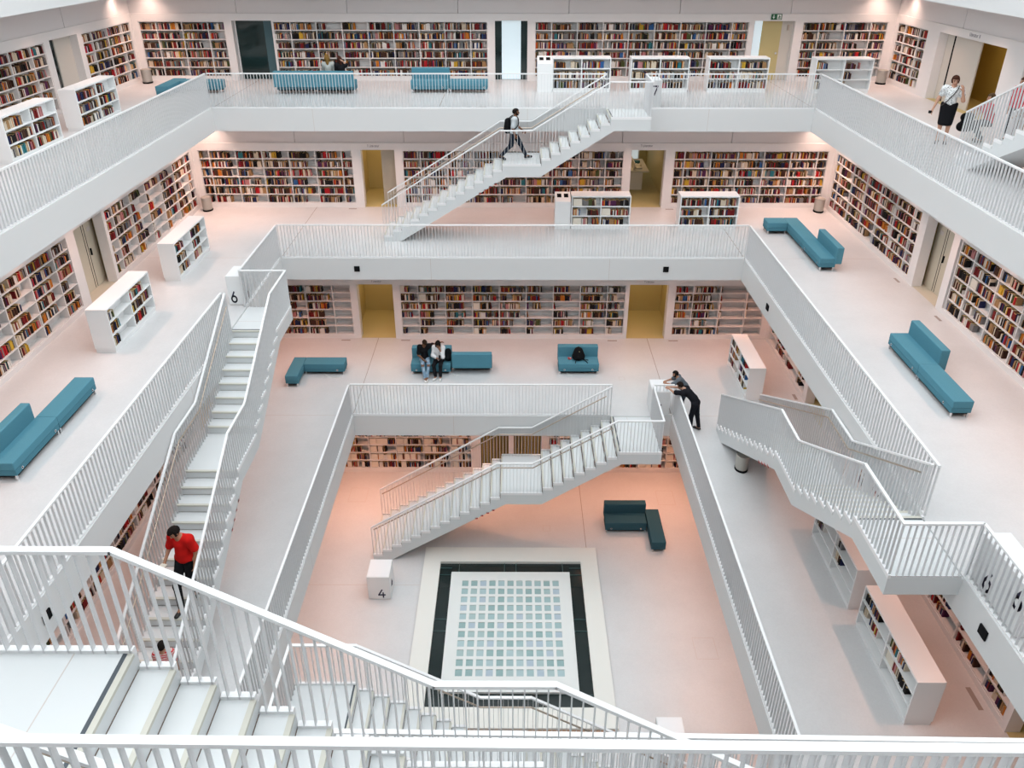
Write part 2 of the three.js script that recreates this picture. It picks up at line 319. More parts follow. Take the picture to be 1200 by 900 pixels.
edgeRailing(5, 2, -OP[5], UTOP - 0.02, 'low level white railing at the head of the lower stair', true);

// ---------------------------------------------------------------- bookcases let into the walls, and their books
const covers = [ // name, linear colour, weight
  ['black', [0.014, 0.012, 0.012], 22], ['dark brown', [0.060, 0.028, 0.018], 19], ['dark red', [0.17, 0.016, 0.016], 12], ['cream', [0.62, 0.52, 0.40], 15], ['white', [0.72, 0.69, 0.65], 11],
  ['navy blue', [0.018, 0.024, 0.075], 8], ['grey', [0.20, 0.19, 0.19], 8], ['tan', [0.36, 0.21, 0.10], 10], ['orange', [0.52, 0.17, 0.025], 5], ['bright red', [0.42, 0.018, 0.022], 5],
  ['yellow', [0.55, 0.34, 0.04], 3], ['teal', [0.03, 0.17, 0.20], 2], ['olive green', [0.07, 0.085, 0.03], 3], ['blue', [0.035, 0.11, 0.28], 2], ['pink', [0.46, 0.20, 0.20], 4], ['purple', [0.09, 0.025, 0.075], 4]];
const coverSum = covers.reduce((a, c) => a + c[2], 0);
function pickCover() { let t = rnd() * coverSum; for (let i = 0; i < covers.length; i++) { t -= covers[i][2]; if (t <= 0) return i; } return 0; }
const pageCol = [0.60, 0.42, 0.20];
// a book: cover boards, spine towards +z (local), page block slightly lower and set back at head and fore-edge
function bookGeometry(ci) {
  const c = covers[ci][1], gs = [[bx(-0.5, 0.5, 0, 1, -0.5, 0.5), c], [bx(-0.44, 0.44, 1.0, 1.006, -0.47, 0.46), pageCol]];
  return merge(gs.map(([g, col]) => { const n = g.attributes.position.count, a = new Float32Array(n * 3); for (let i = 0; i < n; i++) a.set(col, i * 3); g.setAttribute('color', new THREE.BufferAttribute(a, 3)); return g; }));
}
const bookGeo = covers.map((c, i) => bookGeometry(i));
const bookMat = new THREE.MeshPhysicalMaterial({ color: 0xffffff, vertexColors: true, roughness: 0.7, specularIntensity: 0.25 });
const allBooks = []; // {m: Matrix4 world, c, shelf, pos}
const camP = camera.position.clone();
function addBook(parentMatrix, u, y, v, w, h, d, tilt, ci, where, row) {
  const m = new THREE.Matrix4().makeTranslation(u, y, v).multiply(new THREE.Matrix4().makeRotationZ(tilt)).multiply(new THREE.Matrix4().makeScale(w, h, d));
  m.premultiply(parentMatrix); const p = new THREE.Vector3(0, 0.5, 0).applyMatrix4(m);
  const ndc = p.clone().project(camera); const inView = Math.abs(ndc.x) < 1.02 && Math.abs(ndc.y) < 1.02 && ndc.z < 1;
  allBooks.push({ m, c: ci, where, row, size: tilt ? 'leaning' : w > 0.045 ? 'thick' : w < 0.030 ? 'thin' : 'upright', d: p.distanceTo(camP) / Math.sqrt(h), inView });
}
camera.updateMatrixWorld(true); camera.aspect = 4 / 3; camera.updateProjectionMatrix();
const rowName6 = ['top shelf', 'second shelf', 'third shelf', 'fourth shelf', 'fifth shelf', 'lowest shelf'], rowName3 = ['top shelf', 'middle shelf', 'lowest shelf'];
const faceBoxes = []; // display boxes and standing covers
// fill one compartment from u0 to u1, shelf top y, clear height H, front plane v
function fillBay(pm, u0, u1, y, H, vFront, fill, style, where, row = '', maxD = 1) {
  let u = u0 + 0.015; const end = u0 + (u1 - u0) * Math.min(1, fill * rr(0.75, 1.25)) - 0.02; let run = pickCover(), left = 0; const baseH = H * rr(0.64, 0.78);
  if (style.box && rnd() < style.box) { const bw = Math.min(0.30, (end - u) * 0.4), m = new THREE.Matrix4().makeTranslation(u + bw / 2, y, vFront - 0.04 - Math.min(0.22, maxD) / 2).premultiply(pm); faceBoxes.push([m, bw, H * 0.82, row, where, Math.min(0.22, maxD)]); u += bw + 0.02; }
  if (end - u < 0.06) return;
  while (u < end) {
    if (left-- <= 0) { run = pickCover(); left = rnd() < 0.10 ? Math.floor(rr(2, 5)) : 0; }
    const w = Math.min(rr(0.018, 0.055), end - u + 0.01), h = Math.min(H * 0.93, baseH * rr(0.82, 1.13)), d = Math.min(maxD, rr(0.15, 0.21));
    if (rnd() < 0.02) { u += rr(0.06, 0.16); continue; }
    if (style.box > 0.5 && rnd() < 0.07 && end - u > 0.35) { const bw = rr(0.16, 0.26), m = new THREE.Matrix4().makeTranslation(u + bw / 2, y, vFront - 0.15).premultiply(pm); faceBoxes.push([m, bw, H * 0.84, row, where, 0.22]); u += bw + 0.01; continue; }
    const last = u + w + 0.03 > end && rnd() < 0.5, tilt = last ? rr(0.08, 0.22) : 0;
    addBook(pm, u + w / 2 - (tilt ? 0.0 : 0), y, vFront - 0.03 - rr(0, 0.03) - d / 2, w * 0.96, h, d, tilt, run, where, row); u += w + 0.0015 + tilt * 0.1;
  }
}
function wallCase(l, k, u0, u1, label, opt) {
  const W = WL[l], t = thing('wall_bookcase', label, 'bookcase'); frame(t, k, 0, LV[l], -W);
  const F = -0.02, Bk = -RECESS; const y0 = 0.14, rows = 6, rh = (CASEH - y0) / rows, th = 0.03;
  part('back_panel', bx(u0, u1, y0, CASEH, Bk - 0.03, Bk), M.shelf, t);
  for (let r = 0; r <= rows; r++) part('shelf', bx(u0, u1, y0 + r * rh - (r === rows ? th : 0), y0 + r * rh + (r === rows ? 0 : th), Bk, F), M.shelf, t);
  const n = Math.max(1, Math.round((u1 - u0 - 1.3) / 1.22)), rest = (u1 - u0 - n * 1.22) / 2, us = [u0];
  for (let i = 0; i <= n; i++) us.push(u0 + rest + i * 1.22); us.push(u1);
  for (const u of us) { const uu = Math.min(Math.max(u, u0 + 0.02), u1 - 0.02); part('divider', bx(uu - 0.018, uu + 0.018, y0 + th, CASEH - th, Bk, F + 0.006), M.shelf, t); }
  t.updateMatrixWorld(true);
  const fillOf = opt.fill || (() => 0.92);
  for (let i = 0; i + 1 < us.length; i++) for (let r = 0; r < rows; r++) {
    const f = fillOf((us[i] + us[i + 1]) / 2, rows - 1 - r); if (f <= 0.02) continue;
    if (opt.range && (us[i + 1] < opt.range[0] || us[i] > opt.range[1])) continue;
    fillBay(t.matrixWorld, us[i] + 0.02, us[i + 1] - 0.02, y0 + r * rh + th + 0.002, rh - th - 0.01, F, f, opt, opt.where || label, rowName6[rows - 1 - r]);
  }
  return t;
}
const full = () => (rnd() < 0.06 ? 0.55 : 1.0), most = () => (rnd() < 0.25 ? rr(0.3, 0.8) : 0.9), half = () => (rnd() < 0.04 ? 0.1 : rr(0.62, 1.0)), sparse = (u, r) => (rnd() < 0.2 ? 0 : rr(0.2, 0.75));
// gallery of kiosk 7
wallCase(7, 0, ...casesL7[0], 'wall bookcase between a corner bin and the dark glass door', { fill: full });
wallCase(7, 0, ...casesL7[1], 'wall bookcase behind the two long haired readers on the teal sofa', { fill: full });
wallCase(7, 0, ...casesL7[2], 'wall bookcase behind three low white shelves in a row', { fill: full });
wallCase(7, 0, ...casesL7[3], 'wall bookcase beside the green exit sign door', { fill: full });
wallCase(7, 1, 13.94, 17.85, 'wall bookcase between the tall dark doorway and a corner bin', { fill: full });
wallCase(7, 1, 2.5, 11.45, 'wall bookcase behind two low white shelves, before the tall dark doorway', { fill: full, range: [6.5, 12] });
wallCase(7, 3, -17.85, -15.3, 'narrow wall bookcase between a corner bin and the wide ochre lift lobby', { fill: full });
wallCase(7, 3, -9, -3, 'wall bookcase beyond the wide ochre lift lobby, behind the stair railing', { fill: full, range: [-9, -5] });
// gallery of kiosk 6
wallCase(6, 0, ...casesL6[0], 'half filled wall bookcase between a corner bin and the doorway by the stair foot', { fill: most });
wallCase(6, 0, ...casesL6[1], 'wall bookcase crossed by the stair with the walking man', { fill: full });
wallCase(6, 0, ...casesL6[2], 'wall bookcase behind the low white shelf, next to the teal corner bench', { fill: full });
wallCase(6, 1, 7.4, 14.5, 'wall bookcase behind the low shelf, from the ochre doorway to a corner bin', { fill: (u, r) => most(), where: 'far' });
wallCase(6, 1, -5.1, 5.2, 'long wall bookcase behind the teal bench, before the ochre doorway', { fill: most, range: [-0.5, 6], where: 'the shelves behind the teal bench' });
wallCase(6, 3, -14.5, -7.4, 'tightly filled wall bookcase behind the teal corner bench', { fill: full, where: 'far' });
wallCase(6, 3, -5.0, 5.1, 'wall bookcase past the beige door, behind the straight teal bench', { fill: () => (rnd() < 0.1 ? 0.6 : 0.92), range: [-6, 1.5], where: 'the shelves past the beige door', box: 0.03 });
// gallery of the seated couple
wallCase(5, 0, ...casesL5[0], 'nearly empty wall bookcase behind the corner shaped teal bench', { fill: (u) => (u < -8.55 ? 0.75 : u < -8.0 ? 0.12 : 0) });
wallCase(5, 0, ...casesL5[1], 'part filled wall bookcase behind the seated couple', { fill: (u, r) => (r === 5 ? rr(0.25, 0.7) : half()), box: 0.13 });
wallCase(5, 0, ...casesL5[2], 'part filled wall bookcase beside the low shelf near the leaning men', { fill: (u, r) => (u > 9.2 ? 0.12 : half()), box: 0.08 });
wallCase(5, 3, ...casesL5[0], 'wall bookcase behind the low shelf near the leaning men', { fill: sparse });
wallCase(5, 3, ...casesL5[1], 'orange lit wall bookcase behind the large low shelf', { fill: half, range: [-2, 5.2], where: 'far' });
wallCase(5, 1, ...casesL5[1], 'orange lit wall bookcase glimpsed under the long stair', { fill: half, range: [-5.2, 5.2], where: 'far' });
// level of the glass blocks
wallCase(4, 0, -8.6, -1.83, 'orange lit bookcase left of the striped doors on the glass block level', { fill: () => rr(0.75, 1), box: 0.55 }).userData.label = 'orange lit bookcase with many display boxes beside the striped doors';
wallCase(4, 0, 1.62, 8.6, 'orange lit bookcase beyond the striped doors, behind the stair platform', { fill: () => rr(0.75, 1), box: 0.52 });

// ---------------------------------------------------------------- low free-standing bookcases
const FSH = 1.17;
function lowCase(l, cx, cz, turn, L, D, label, opt = {}) { // cx, cz: centre; L length, D depth (world metres along its own axes)
  const t = thing('low_bookcase', label, 'bookcase', [cx, LV[l], cz], turn), h = FSH, th = 0.032, y0 = 0.10;
  part('plinth', bx(-L / 2 + 0.015, L / 2 - 0.015, 0, y0, -D / 2 + 0.015, D / 2 - 0.015), M.cabinet, t);
  part('top', rbx(-L / 2, L / 2, h - 0.045, h, -D / 2, D / 2, 0.006), M.cabinet, t);
  for (const s of [-1, 1]) part('side_panel', bx(s * L / 2, s * (L / 2 - 0.035), y0, h - 0.045, -D / 2, D / 2), M.cabinet, t);
  part('back_panel', bx(-L / 2 + 0.035, L / 2 - 0.035, y0, h - 0.045, -0.012, 0.012), M.cabinet, t);
  const rows = 3, rh = (h - 0.045 - y0) / rows;
  for (let r = 0; r < rows; r++) for (const s of [-1, 1]) part('shelf', bx(-L / 2 + 0.035, L / 2 - 0.035, y0 + r * rh, y0 + r * rh + th, s * 0.012, s * (D / 2 - 0.005)), M.cabinet, t);
  for (const s of [-1, 1]) part('divider', bx(-0.018, 0.018, y0 + th, h - 0.045, s * 0.012, s * (D / 2 - 0.004)), M.cabinet, t);
  t.updateMatrixWorld(true);
  for (let r = 0; r < rows; r++) for (let c = 0; c < 2; c++) {
    const a = c ? 0.02 : -L / 2 + 0.05, b = c ? L / 2 - 0.05 : -0.02, f = (opt.fill || full)(c, rows - 1 - r); if (f < 0.03) continue;
    fillBay(t.matrixWorld, a, b, y0 + r * rh + th + 0.002, rh - th - 0.02, D / 2 - 0.01, f, opt, opt.where || label, rowName3[rows - 1 - r], D / 2 - 0.085);
  }
  return t;
}
const HP = Math.PI / 2;
lowCase(7, -12.80, -6.35, HP, 2.62, 0.5, 'low white bookcase in front of the long upper wall shelves, next to another one', { fill: full });
lowCase(7, -12.80, -10.2, HP, 2.62, 0.5, 'low white bookcase standing before the tall dark doorway', { fill: full });
lowCase(7, 2.46, -15.55 - 0.32, 0, 2.10, 0.63, 'low white bookcase joined to a slotted cabinet on the kiosk 7 gallery', { fill: full });
lowCase(7, 5.28, -15.55 - 0.32, 0, 2.10, 0.63, 'low white bookcase right behind kiosk 7', { fill: full });
lowCase(7, 8.10, -15.55 - 0.32, 0, 2.16, 0.63, 'low white bookcase in front of the exit sign door', { fill: full });
lowCase(7, 11.82, -15.40 - 0.3, 0, 2.05, 0.63, 'low white bookcase with gaps, in the corner by the exit sign door', { fill: (c, r) => (r === 0 ? 0.5 : 0.25), box: 0.3 });
lowCase(6, 3.07, -12.25 - 0.3, 0, 2.06, 0.63, 'low white bookcase joined to a slotted cabinet under the stair of the walking man', { fill: full, box: 0.1 });
lowCase(6, 6.84, -12.25 - 0.3, 0, 2.04, 0.63, 'low white bookcase in front of the wall shelves next to the teal corner bench', { fill: full });
lowCase(6, -10.2, -8.65, HP, 2.68, 0.5, 'low white bookcase between the ochre doorway and the corner bin, fully stocked', { fill: () => rr(0.7, 0.9), where: 'the stocked low white case' });
lowCase(6, -10.12, -3.85, HP, 2.58, 0.52, 'low white bookcase with empty compartments near the ochre doorway', { fill: (c, r) => (c ? 0.85 : [0.3, 0.5, 0.3][r]), where: 'the half empty low white case' });
lowCase(5, 7.77, -8.45, -HP, 2.52, 0.52, 'low bookcase on the gallery of the seated couple, near the leaning men', { fill: (c, r) => rr(0.4, 0.85) });
lowCase(5, 7.79, 0.80, -HP, 2.56, 0.54, 'mostly empty low bookcase under the stair platform', { fill: (c, r) => (r === 2 ? 0 : rr(0.12, 0.4)) });
lowCase(5, 7.79, 3.82, -HP, 2.56, 0.54, 'large low bookcase whose lowest shelf is empty, below the numeral behind bars', { fill: (c, r) => (r === 2 ? 0 : rr(0.55, 0.8)), where: 'the large low case below the numeral', box: 0.3 });
// cabinets with slots that close off two of the low bookcases
for (const [l, x, z, label] of [[7, 1.14, -15.85, 'narrow white slotted cabinet beside low bookcases on the kiosk 7 gallery'], [6, 1.74, -12.52, 'narrow white slotted cabinet under the stair of the walking man']]) {
  const t = thing('slotted_cabinet', label, 'cabinet', [x, LV[l], z]);
  const s = new THREE.Shape([[-0.31, 0], [0.31, 0], [0.31, 0.98], [-0.31, 1.16]].map(p => new THREE.Vector2(...p)));
  const g = new THREE.ExtrudeGeometry(s, { depth: 0.54, bevelEnabled: false }); g.rotateY(-HP); g.translate(0.27, 0, 0);
  part('body', g, M.cabinet, t);
  for (const dx of [-0.12, 0.12]) { const q = part('slot', new THREE.BoxGeometry(0.15, 0.012, 0.22), M.black, t); q.position.set(dx, 1.095, -0.06); q.rotation.x = 0.29; }
}
// the books: the 300 that show largest stand on their own, the rest is one object
{
  const hero = allBooks.filter(b => b.inView && b.where !== 'far' && b.where.startsWith('the ')).sort((a, b) => a.d - b.d).slice(0, 300), set = new Set(hero);
  for (const b of hero) {
    const o = shade(new THREE.Mesh(bookGeo[b.c], bookMat)); o.name = numbered('book'); b.m.decompose(o.position, o.quaternion, o.scale);
    o.userData = { label: `${b.size} ${covers[b.c][0]} book on the ${b.row} of ${b.where}`, category: 'book', group: `${b.size} ${covers[b.c][0]} books on the ${b.row} of ${b.where}` }; scene.add(o);
  }
  const rest = allBooks.filter(b => !set.has(b)), per = bookGeo[0].attributes.position.count, N = rest.length * per, pos = new Float32Array(N * 3), nor = new Float32Array(N * 3), col = new Float32Array(N * 3), v = new THREE.Vector3(), nm = new THREE.Matrix3();
  rest.forEach((b, i) => { const g = bookGeo[b.c]; nm.getNormalMatrix(b.m); for (let j = 0; j < per; j++) { const q = (i * per + j) * 3; v.fromBufferAttribute(g.attributes.position, j).applyMatrix4(b.m).toArray(pos, q); v.fromBufferAttribute(g.attributes.normal, j).applyMatrix3(nm).normalize().toArray(nor, q); col[q] = g.attributes.color.getX(j); col[q + 1] = g.attributes.color.getY(j); col[q + 2] = g.attributes.color.getZ(j); } });
  const g = new THREE.BufferGeometry(); g.setAttribute('position', new THREE.BufferAttribute(pos, 3)); g.setAttribute('normal', new THREE.BufferAttribute(nor, 3)); g.setAttribute('color', new THREE.BufferAttribute(col, 3));
  const o = solo('shelved_books', 'thousands of upright books filling all the other shelves', 'books', g, bookMat); o.userData.kind = 'stuff';
  console.log('books', allBooks.length, 'display boxes', faceBoxes.length);
  const boxCase = t => t.startsWith('the ') ? t : t.startsWith('orange lit bookcase left') ? 'the orange lit case by the striped doors' : t.startsWith('orange lit bookcase beyond') ? 'the orange lit case behind the stair platform' : t.includes('couple') ? 'the case behind the seated couple' : t.includes('leaning') ? 'the case near the leaning men' : t.includes('exit sign') ? 'the low case by the exit sign' : 'the low case under the stair';
  for (const [m, w, h, row, wh, bd] of faceBoxes) { const q = shade(new THREE.Mesh(bx(-w / 2, w / 2, 0, h, -bd / 2, bd / 2), M.boxWhite)); q.name = numbered('display_box'); m.decompose(q.position, q.quaternion, q.scale); q.userData = { label: `pale display box on the ${row} of ${boxCase(wh)}`, category: 'box', group: `display boxes on the ${row} of ${boxCase(wh)}` }; scene.add(q); }
}

// ---------------------------------------------------------------- doorways and the rooms behind them
let doorNo = 0;
const lampGlow = new THREE.MeshStandardMaterial({ color: 0xffffff, emissive: lin(1.0, 0.72, 0.50), emissiveIntensity: 1.2 });
const roomLampGeo = new THREE.BoxGeometry(0.5, 0.03, 0.3);
function lampAt(x, y, z, w, d, color, power, label, name = 'ceiling_lamp', glow = lampGlow, group) {
  const t = solo(name, label, 'lamp', new THREE.BoxGeometry(w, 0.03, d), glow, [x, y - 0.016, z], 0, group); t.castShadow = false;
  const r = new THREE.RectAreaLight(color, power, w, d); r.position.set(0, -0.02, 0); r.rotation.x = -Math.PI / 2; r.castShadow = true; r.name = 'lamp_light'; t.add(r); return t;
}
// room behind a doorway: floor is the slab, three walls and a ceiling
function doorRoom(l, k, u0, u1, m, label, opt = {}) {
  const W = WL[l] + RECESS + 0.05, D = opt.depth || 2.2, H = 2.6, a = u0 - (opt.left ?? 0.3), b = u1 + (opt.right ?? 0.3), y = LV[l];
  const gs = [bx(a, b, y, y + H, -W - D - 0.08, -W - D), bx(a - 0.08, a, y, y + H, -W - D, -W), bx(b, b + 0.08, y, y + H, -W - D, -W)];
  const g = merge(gs); g.applyMatrix4(frameMatrix(k)); const o = structure('wall_recess', g, m, label, 'wall');
  const c = bx(a, b, y + H, y + H + 0.06, -W - D, -W); c.applyMatrix4(frameMatrix(k)); part('recess_ceiling', c, M.wall, o);
  const q = bx(a, b, y - 0.002, y + 0.004, -W - D, -W + RECESS); q.applyMatrix4(frameMatrix(k)); part('recess_floor', q, opt.floor || M.olive, o);  // default olive puts the yellow reflected off the walls into the floor colour
  if (opt.lamp) { const p = new THREE.Vector3((a + b) / 2, y + H - 0.02, -W - D * 0.5).applyMatrix4(frameMatrix(k)); lampAt(p.x, p.y, p.z, 0.5, 0.4, lin(1, 0.72, 0.42), opt.lamp, `ceiling lamp inside the ${opt.name}`); }
  return o;
}
function leaf(l, k, u0, u1, depth, m, label, extra) { // a door leaf set back in its doorway
  const t = new THREE.Group(); t.name = 'door_' + (++doorNo); t.userData = { kind: 'structure', label, category: 'door' }; scene.add(t); frame(t, k, 0, LV[l], -WL[l]);
  part('leaf', bx(u0, u1, 0.005, DOORH, -depth - 0.05, -depth), m, t); if (extra) extra(t); return t;
}
const handleBar = (t, u, d) => part('handle', bx(u - 0.02, u + 0.02, 0.95, 1.15, -d, -d + 0.05), M.black, t);
const glassDark = mat(lin(0.012, 0.028, 0.028), 0.06), glassPale = new THREE.MeshStandardMaterial({ color: lin(0.5, 0.62, 0.68), roughness: 0.15, emissive: lin(0.62, 0.72, 0.76), emissiveIntensity: 0.8 });
const greyLeaf = mat(lin(0.42, 0.38, 0.30), 0.5), greyPale = mat(lin(0.62, 0.58, 0.52), 0.5);
// couple's gallery and kiosk 6 gallery, back wall
doorRoom(5, 0, ...doorsL5[0], M.olive, 'ochre room behind the doorway near the corner shaped bench', { lamp: 24, name: 'ochre room near the corner shaped bench' });
doorRoom(5, 0, ...doorsL5[1], M.olive, 'ochre room behind the doorway near the backpack sofa', { lamp: 24, name: 'ochre room near the backpack sofa' });
doorRoom(6, 0, ...doorsL6[0], M.olive, 'ochre room behind the doorway at the stair foot', { lamp: 26, name: 'ochre room at the stair foot' });
leaf(6, 0, -6.15, -5.46, 0.42, greyLeaf, 'grey beige door leaf beside the stair foot');
doorRoom(6, 0, ...doorsL6[1], M.olive, 'ochre room with a long desk and bright window', { lamp: 24, name: 'room with the long desk', depth: 5.5, left: 1.6 });
{ // desk with books and the bright window in that room
  const t = thing('reading_desk', 'long pale desk inside the room behind the bright doorway', 'desk', [4.80, LV[6], -18.0]);
  part('desk_top', bx(-0.55, 0.62, 0.74, 0.80, -1.0, 1.0), M.beige, t); part('pedestal', bx(-0.45, 0.40, 0, 0.74, -0.9, 0.85), M.boxWhite, t); part('divider_board', bx(0.02, 0.06, 0.80, 1.10, -0.9, 0.9), M.boxWhite, t);
  for (let i = 0; i < 6; i++) solo('paper_pile', ['thin', 'medium', 'thick'][i % 3] + (i < 3 ? ' pile of papers on the desk beyond the bright doorway' : ' stack of leaflets on the desk beyond the bright doorway'), 'papers', rbx(-0.12, 0.12, 0, 0.05 + 0.02 * (i % 3), -0.15, 0.15, 0.006), [M.boxWhite, bookMat, M.tealDark][i % 3 === 1 ? 0 : i % 3], [4.42 + 0.62 * (i % 2), LV[6] + 0.802, -17.4 - 0.45 * Math.floor(i / 2)], 0.2 * i, 'papers on the desk in the room');
  const w = new THREE.Group(); w.name = 'window_1'; w.userData = { kind: 'structure', label: 'bright window at the end of the room with the desk', category: 'window' }; scene.add(w);
  const y = LV[6]; part('pane', bx(4.1, 5.45, y + 0.3, y + 2.3, -20.50, -20.48), glassPale, w); part('frame', merge([bx(4.05, 4.1, y + 0.25, y + 2.35, -20.55, -20.46), bx(5.45, 5.5, y + 0.25, y + 2.35, -20.55, -20.46), bx(4.05, 5.5, y + 0.25, y + 0.3, -20.55, -20.46), bx(4.05, 5.5, y + 2.3, y + 2.35, -20.55, -20.46)]), M.wall, w);
}
// kiosk 6 gallery, side walls: beige lift doors
for (const [k, u0, u1, label] of [[1, 5.55, 7.25, 'beige door with two dark slots beside the long shelves'], [3, -7.0, -5.43, 'beige door with two dark slots between the two wall bookcases']]) {
  doorRoom(6, k, u0, u1, M.olive, 'ochre recess behind the ' + label, { depth: 0.55, lamp: 0, floor: M.beige });
  const t = leaf(6, k, u0 - 0.2, u1 + 0.2, 0.55, M.beige, label, t => { const c = k === 1 ? u1 - 0.42 : u0 + 0.42; for (const d of [-0.06, 0.06]) part('slot', bx(c + d - 0.012, c + d + 0.012, 0.02, DOORH - 0.05, -0.555, -0.545), M.black, t); handleBar(t, c + 0.14, 0.55); part('notice', bx(c + (k === 1 ? 0.22 : -0.42), c + (k === 1 ? 0.40 : -0.22), 1.62, 1.74, -0.552, -0.543), M.faint, t); });
}
// gallery of the couple, side walls
for (const k of [1, 3]) for (const d of doorsL5) doorRoom(5, k, ...d, M.olive, `ochre recess in the ${k === 1 ? 'wall under the long stair' : 'wall behind the low bookcases'}, ${d[0] < 0 ? 'one' : 'other'} end`, { depth: 1.4 });
// kiosk 7 gallery, back wall: three glazed doors
doorRoom(7, 0, ...doorsL7[0], M.wall, 'unlit room behind the dark glass door', { depth: 1.2, floor: M.floor });
leaf(7, 0, -13.33, -11.45, 0.36, glassDark, 'dark green glass door beside the teal sofas', t => { part('stile', bx(-13.34, -13.28, 0, DOORH, -0.36, -0.33), M.wall, t); part('painted_reflection', bx(-11.95, -11.46, 0.02, DOORH - 0.02, -0.36, -0.35), mat(lin(0.055, 0.12, 0.14), 0.1), t); });  // paler strip: a reflection in the glass, put into the colour
leaf(7, 0, -0.88, 0.67, 0.30, glassDark, 'glass door with dark side lights and a pale middle', t => { part('pale_pane', bx(-0.56, 0.36, 0.02, DOORH - 0.02, -0.305, -0.285), glassPale, t); part('handle', bx(-0.66, -0.60, 0.9, 1.02, -0.30, -0.25), M.black, t); });
doorRoom(7, 0, -0.88, 0.67, M.wall, 'recess behind the glass door with a pale middle', { depth: 0.5, floor: M.floor });
leaf(7, 0, 11.4, 11.86, 0.30, glassPale, 'pale glass side light of the exit sign door');
leaf(7, 0, 11.86, 12.8, 0.30, M.olive, 'olive door leaf under the green exit sign', t => { part('handle', bx(12.62, 12.72, 0.95, 1.02, -0.30, -0.24), M.chrome, t); });
leaf(7, 0, 12.8, 13.3, 0.30, greyPale, 'pale grey side panel of the exit sign door', t => { part('call_plate', bx(13.05, 13.15, 1.80, 2.0, -0.30, -0.27), M.steel, t); });
// kiosk 7 gallery, side walls
doorRoom(7, 1, 11.8, 13.63, M.wall, 'unlit room behind the tall doorway beside two low bookcases', { depth: 1.5, floor: M.floor });
leaf(7, 1, 11.7, 12.55, 0.38, glassDark, 'dark sheet in place of the shade of the unlit room in the tall doorway beside two low bookcases');  // added dark sheet standing for the dimness of the open, unlit room
leaf(7, 1, 12.55, 13.63, 0.34, greyPale, 'pale wall panel in the tall dark doorway');
doorRoom(7, 3, -14.41, -10.1, M.yellow, 'wide ochre lift lobby behind the woman in the patterned top', { depth: 1.7, lamp: 22, name: 'ochre lift lobby' });
leaf(7, 3, -14.70, -12.1, 0.38, greyPale, 'pale sliding panel with a dark edge in the lift lobby', t => { part('edge_strip', bx(-13.93, -13.84, 0, DOORH, -0.38, -0.372), M.black, t); });
// level of the glass blocks: two striped doors
const stripe = mat(lin(0.16, 0.12, 0.03), 0.6), stripeLight = mat(lin(0.36, 0.27, 0.08), 0.6);
for (const [u0, u1, w] of [[-1.43, -0.17, 'nearer the display boxes'], [0.06, 1.31, 'nearer the stair platform']]) {
  doorRoom(4, 0, u0, u1, M.olive, 'recess behind the striped door ' + w, { depth: 0.5, left: 0.02, right: 0.02 });
  leaf(4, 0, u0, u1, 0.28, stripe, 'olive door with vertical slats ' + w, t => { for (let i = 0; i < 9; i++) part('slat', bx(u0 + 0.04 + (u1 - u0 - 0.1) * i / 8.6, u0 + 0.09 + (u1 - u0 - 0.1) * i / 8.6, 0.03, DOORH - 0.03, -0.28, -0.255), stripeLight, t); });
}
// ---------------------------------------------------------------- warm downlights in the gallery ceilings
const lampRing = new THREE.CylinderGeometry(0.07, 0.07, 0.03, 20), downGlow = new THREE.MeshStandardMaterial({ color: 0xffffff, emissive: lin(1.0, 0.62, 0.42), emissiveIntensity: 5 });
const DOWN = { 4: [10.5, 2.1, 2.2], 5: [10.5, 1.2, 2.5], 6: [15.5, 1.15, 2.7], 7: [12.5, 1.15, 3.0] };   // strength, distance from the wall, spacing
const galleryName = { 4: 'glass block level', 5: "couple's gallery", 6: 'gallery of the corner bench', 7: 'gallery of the upper readers' };
for (const [l, k, I, off, sp] of [...[4, 5, 6, 7].flatMap(l => [0, 1, 3].map(k => [l, k, ...DOWN[l]])), [4, 0, 7, 0.85, 2.2]]) {
  const W = WL[l], y = LV[l + 1] - TH, n = Math.max(2, Math.round(2 * (W - 1.4) / sp));
  for (let i = 0; i <= n; i++) {
    const p = new THREE.Vector3(-(W - 1.4) + 2 * (W - 1.4) * i / n, y - 0.016, -W + off).applyMatrix4(frameMatrix(k));
    const t = solo('downlight', `warm ceiling downlight of the ${galleryName[l]}, ${[off < 1 ? 'row close to the back shelves' : 'back wall row', 'long stair side row', '', 'bin stair side row'][k]}`, 'lamp', lampRing, downGlow, p.toArray(), 0, `downlights of the ${galleryName[l]}, ${[off < 1 ? 'close to the back shelves' : 'back shelves', 'long stair side', '', 'bin stair side'][k]}`);
    const s = new THREE.SpotLight(lin(...WARM[l]), I, 0, 0.86, 0.55, 2); s.position.set(0, -0.03, 0); s.target.position.set(0, -3, 0); s.castShadow = true; s.shadow.radius = 3; s.name = 'downlight_beam'; t.add(s); t.add(s.target);
  }
}
const spotGlow = new THREE.MeshStandardMaterial({ color: 0xffffff, emissive: lin(1.0, 0.75, 0.6), emissiveIntensity: 4 });
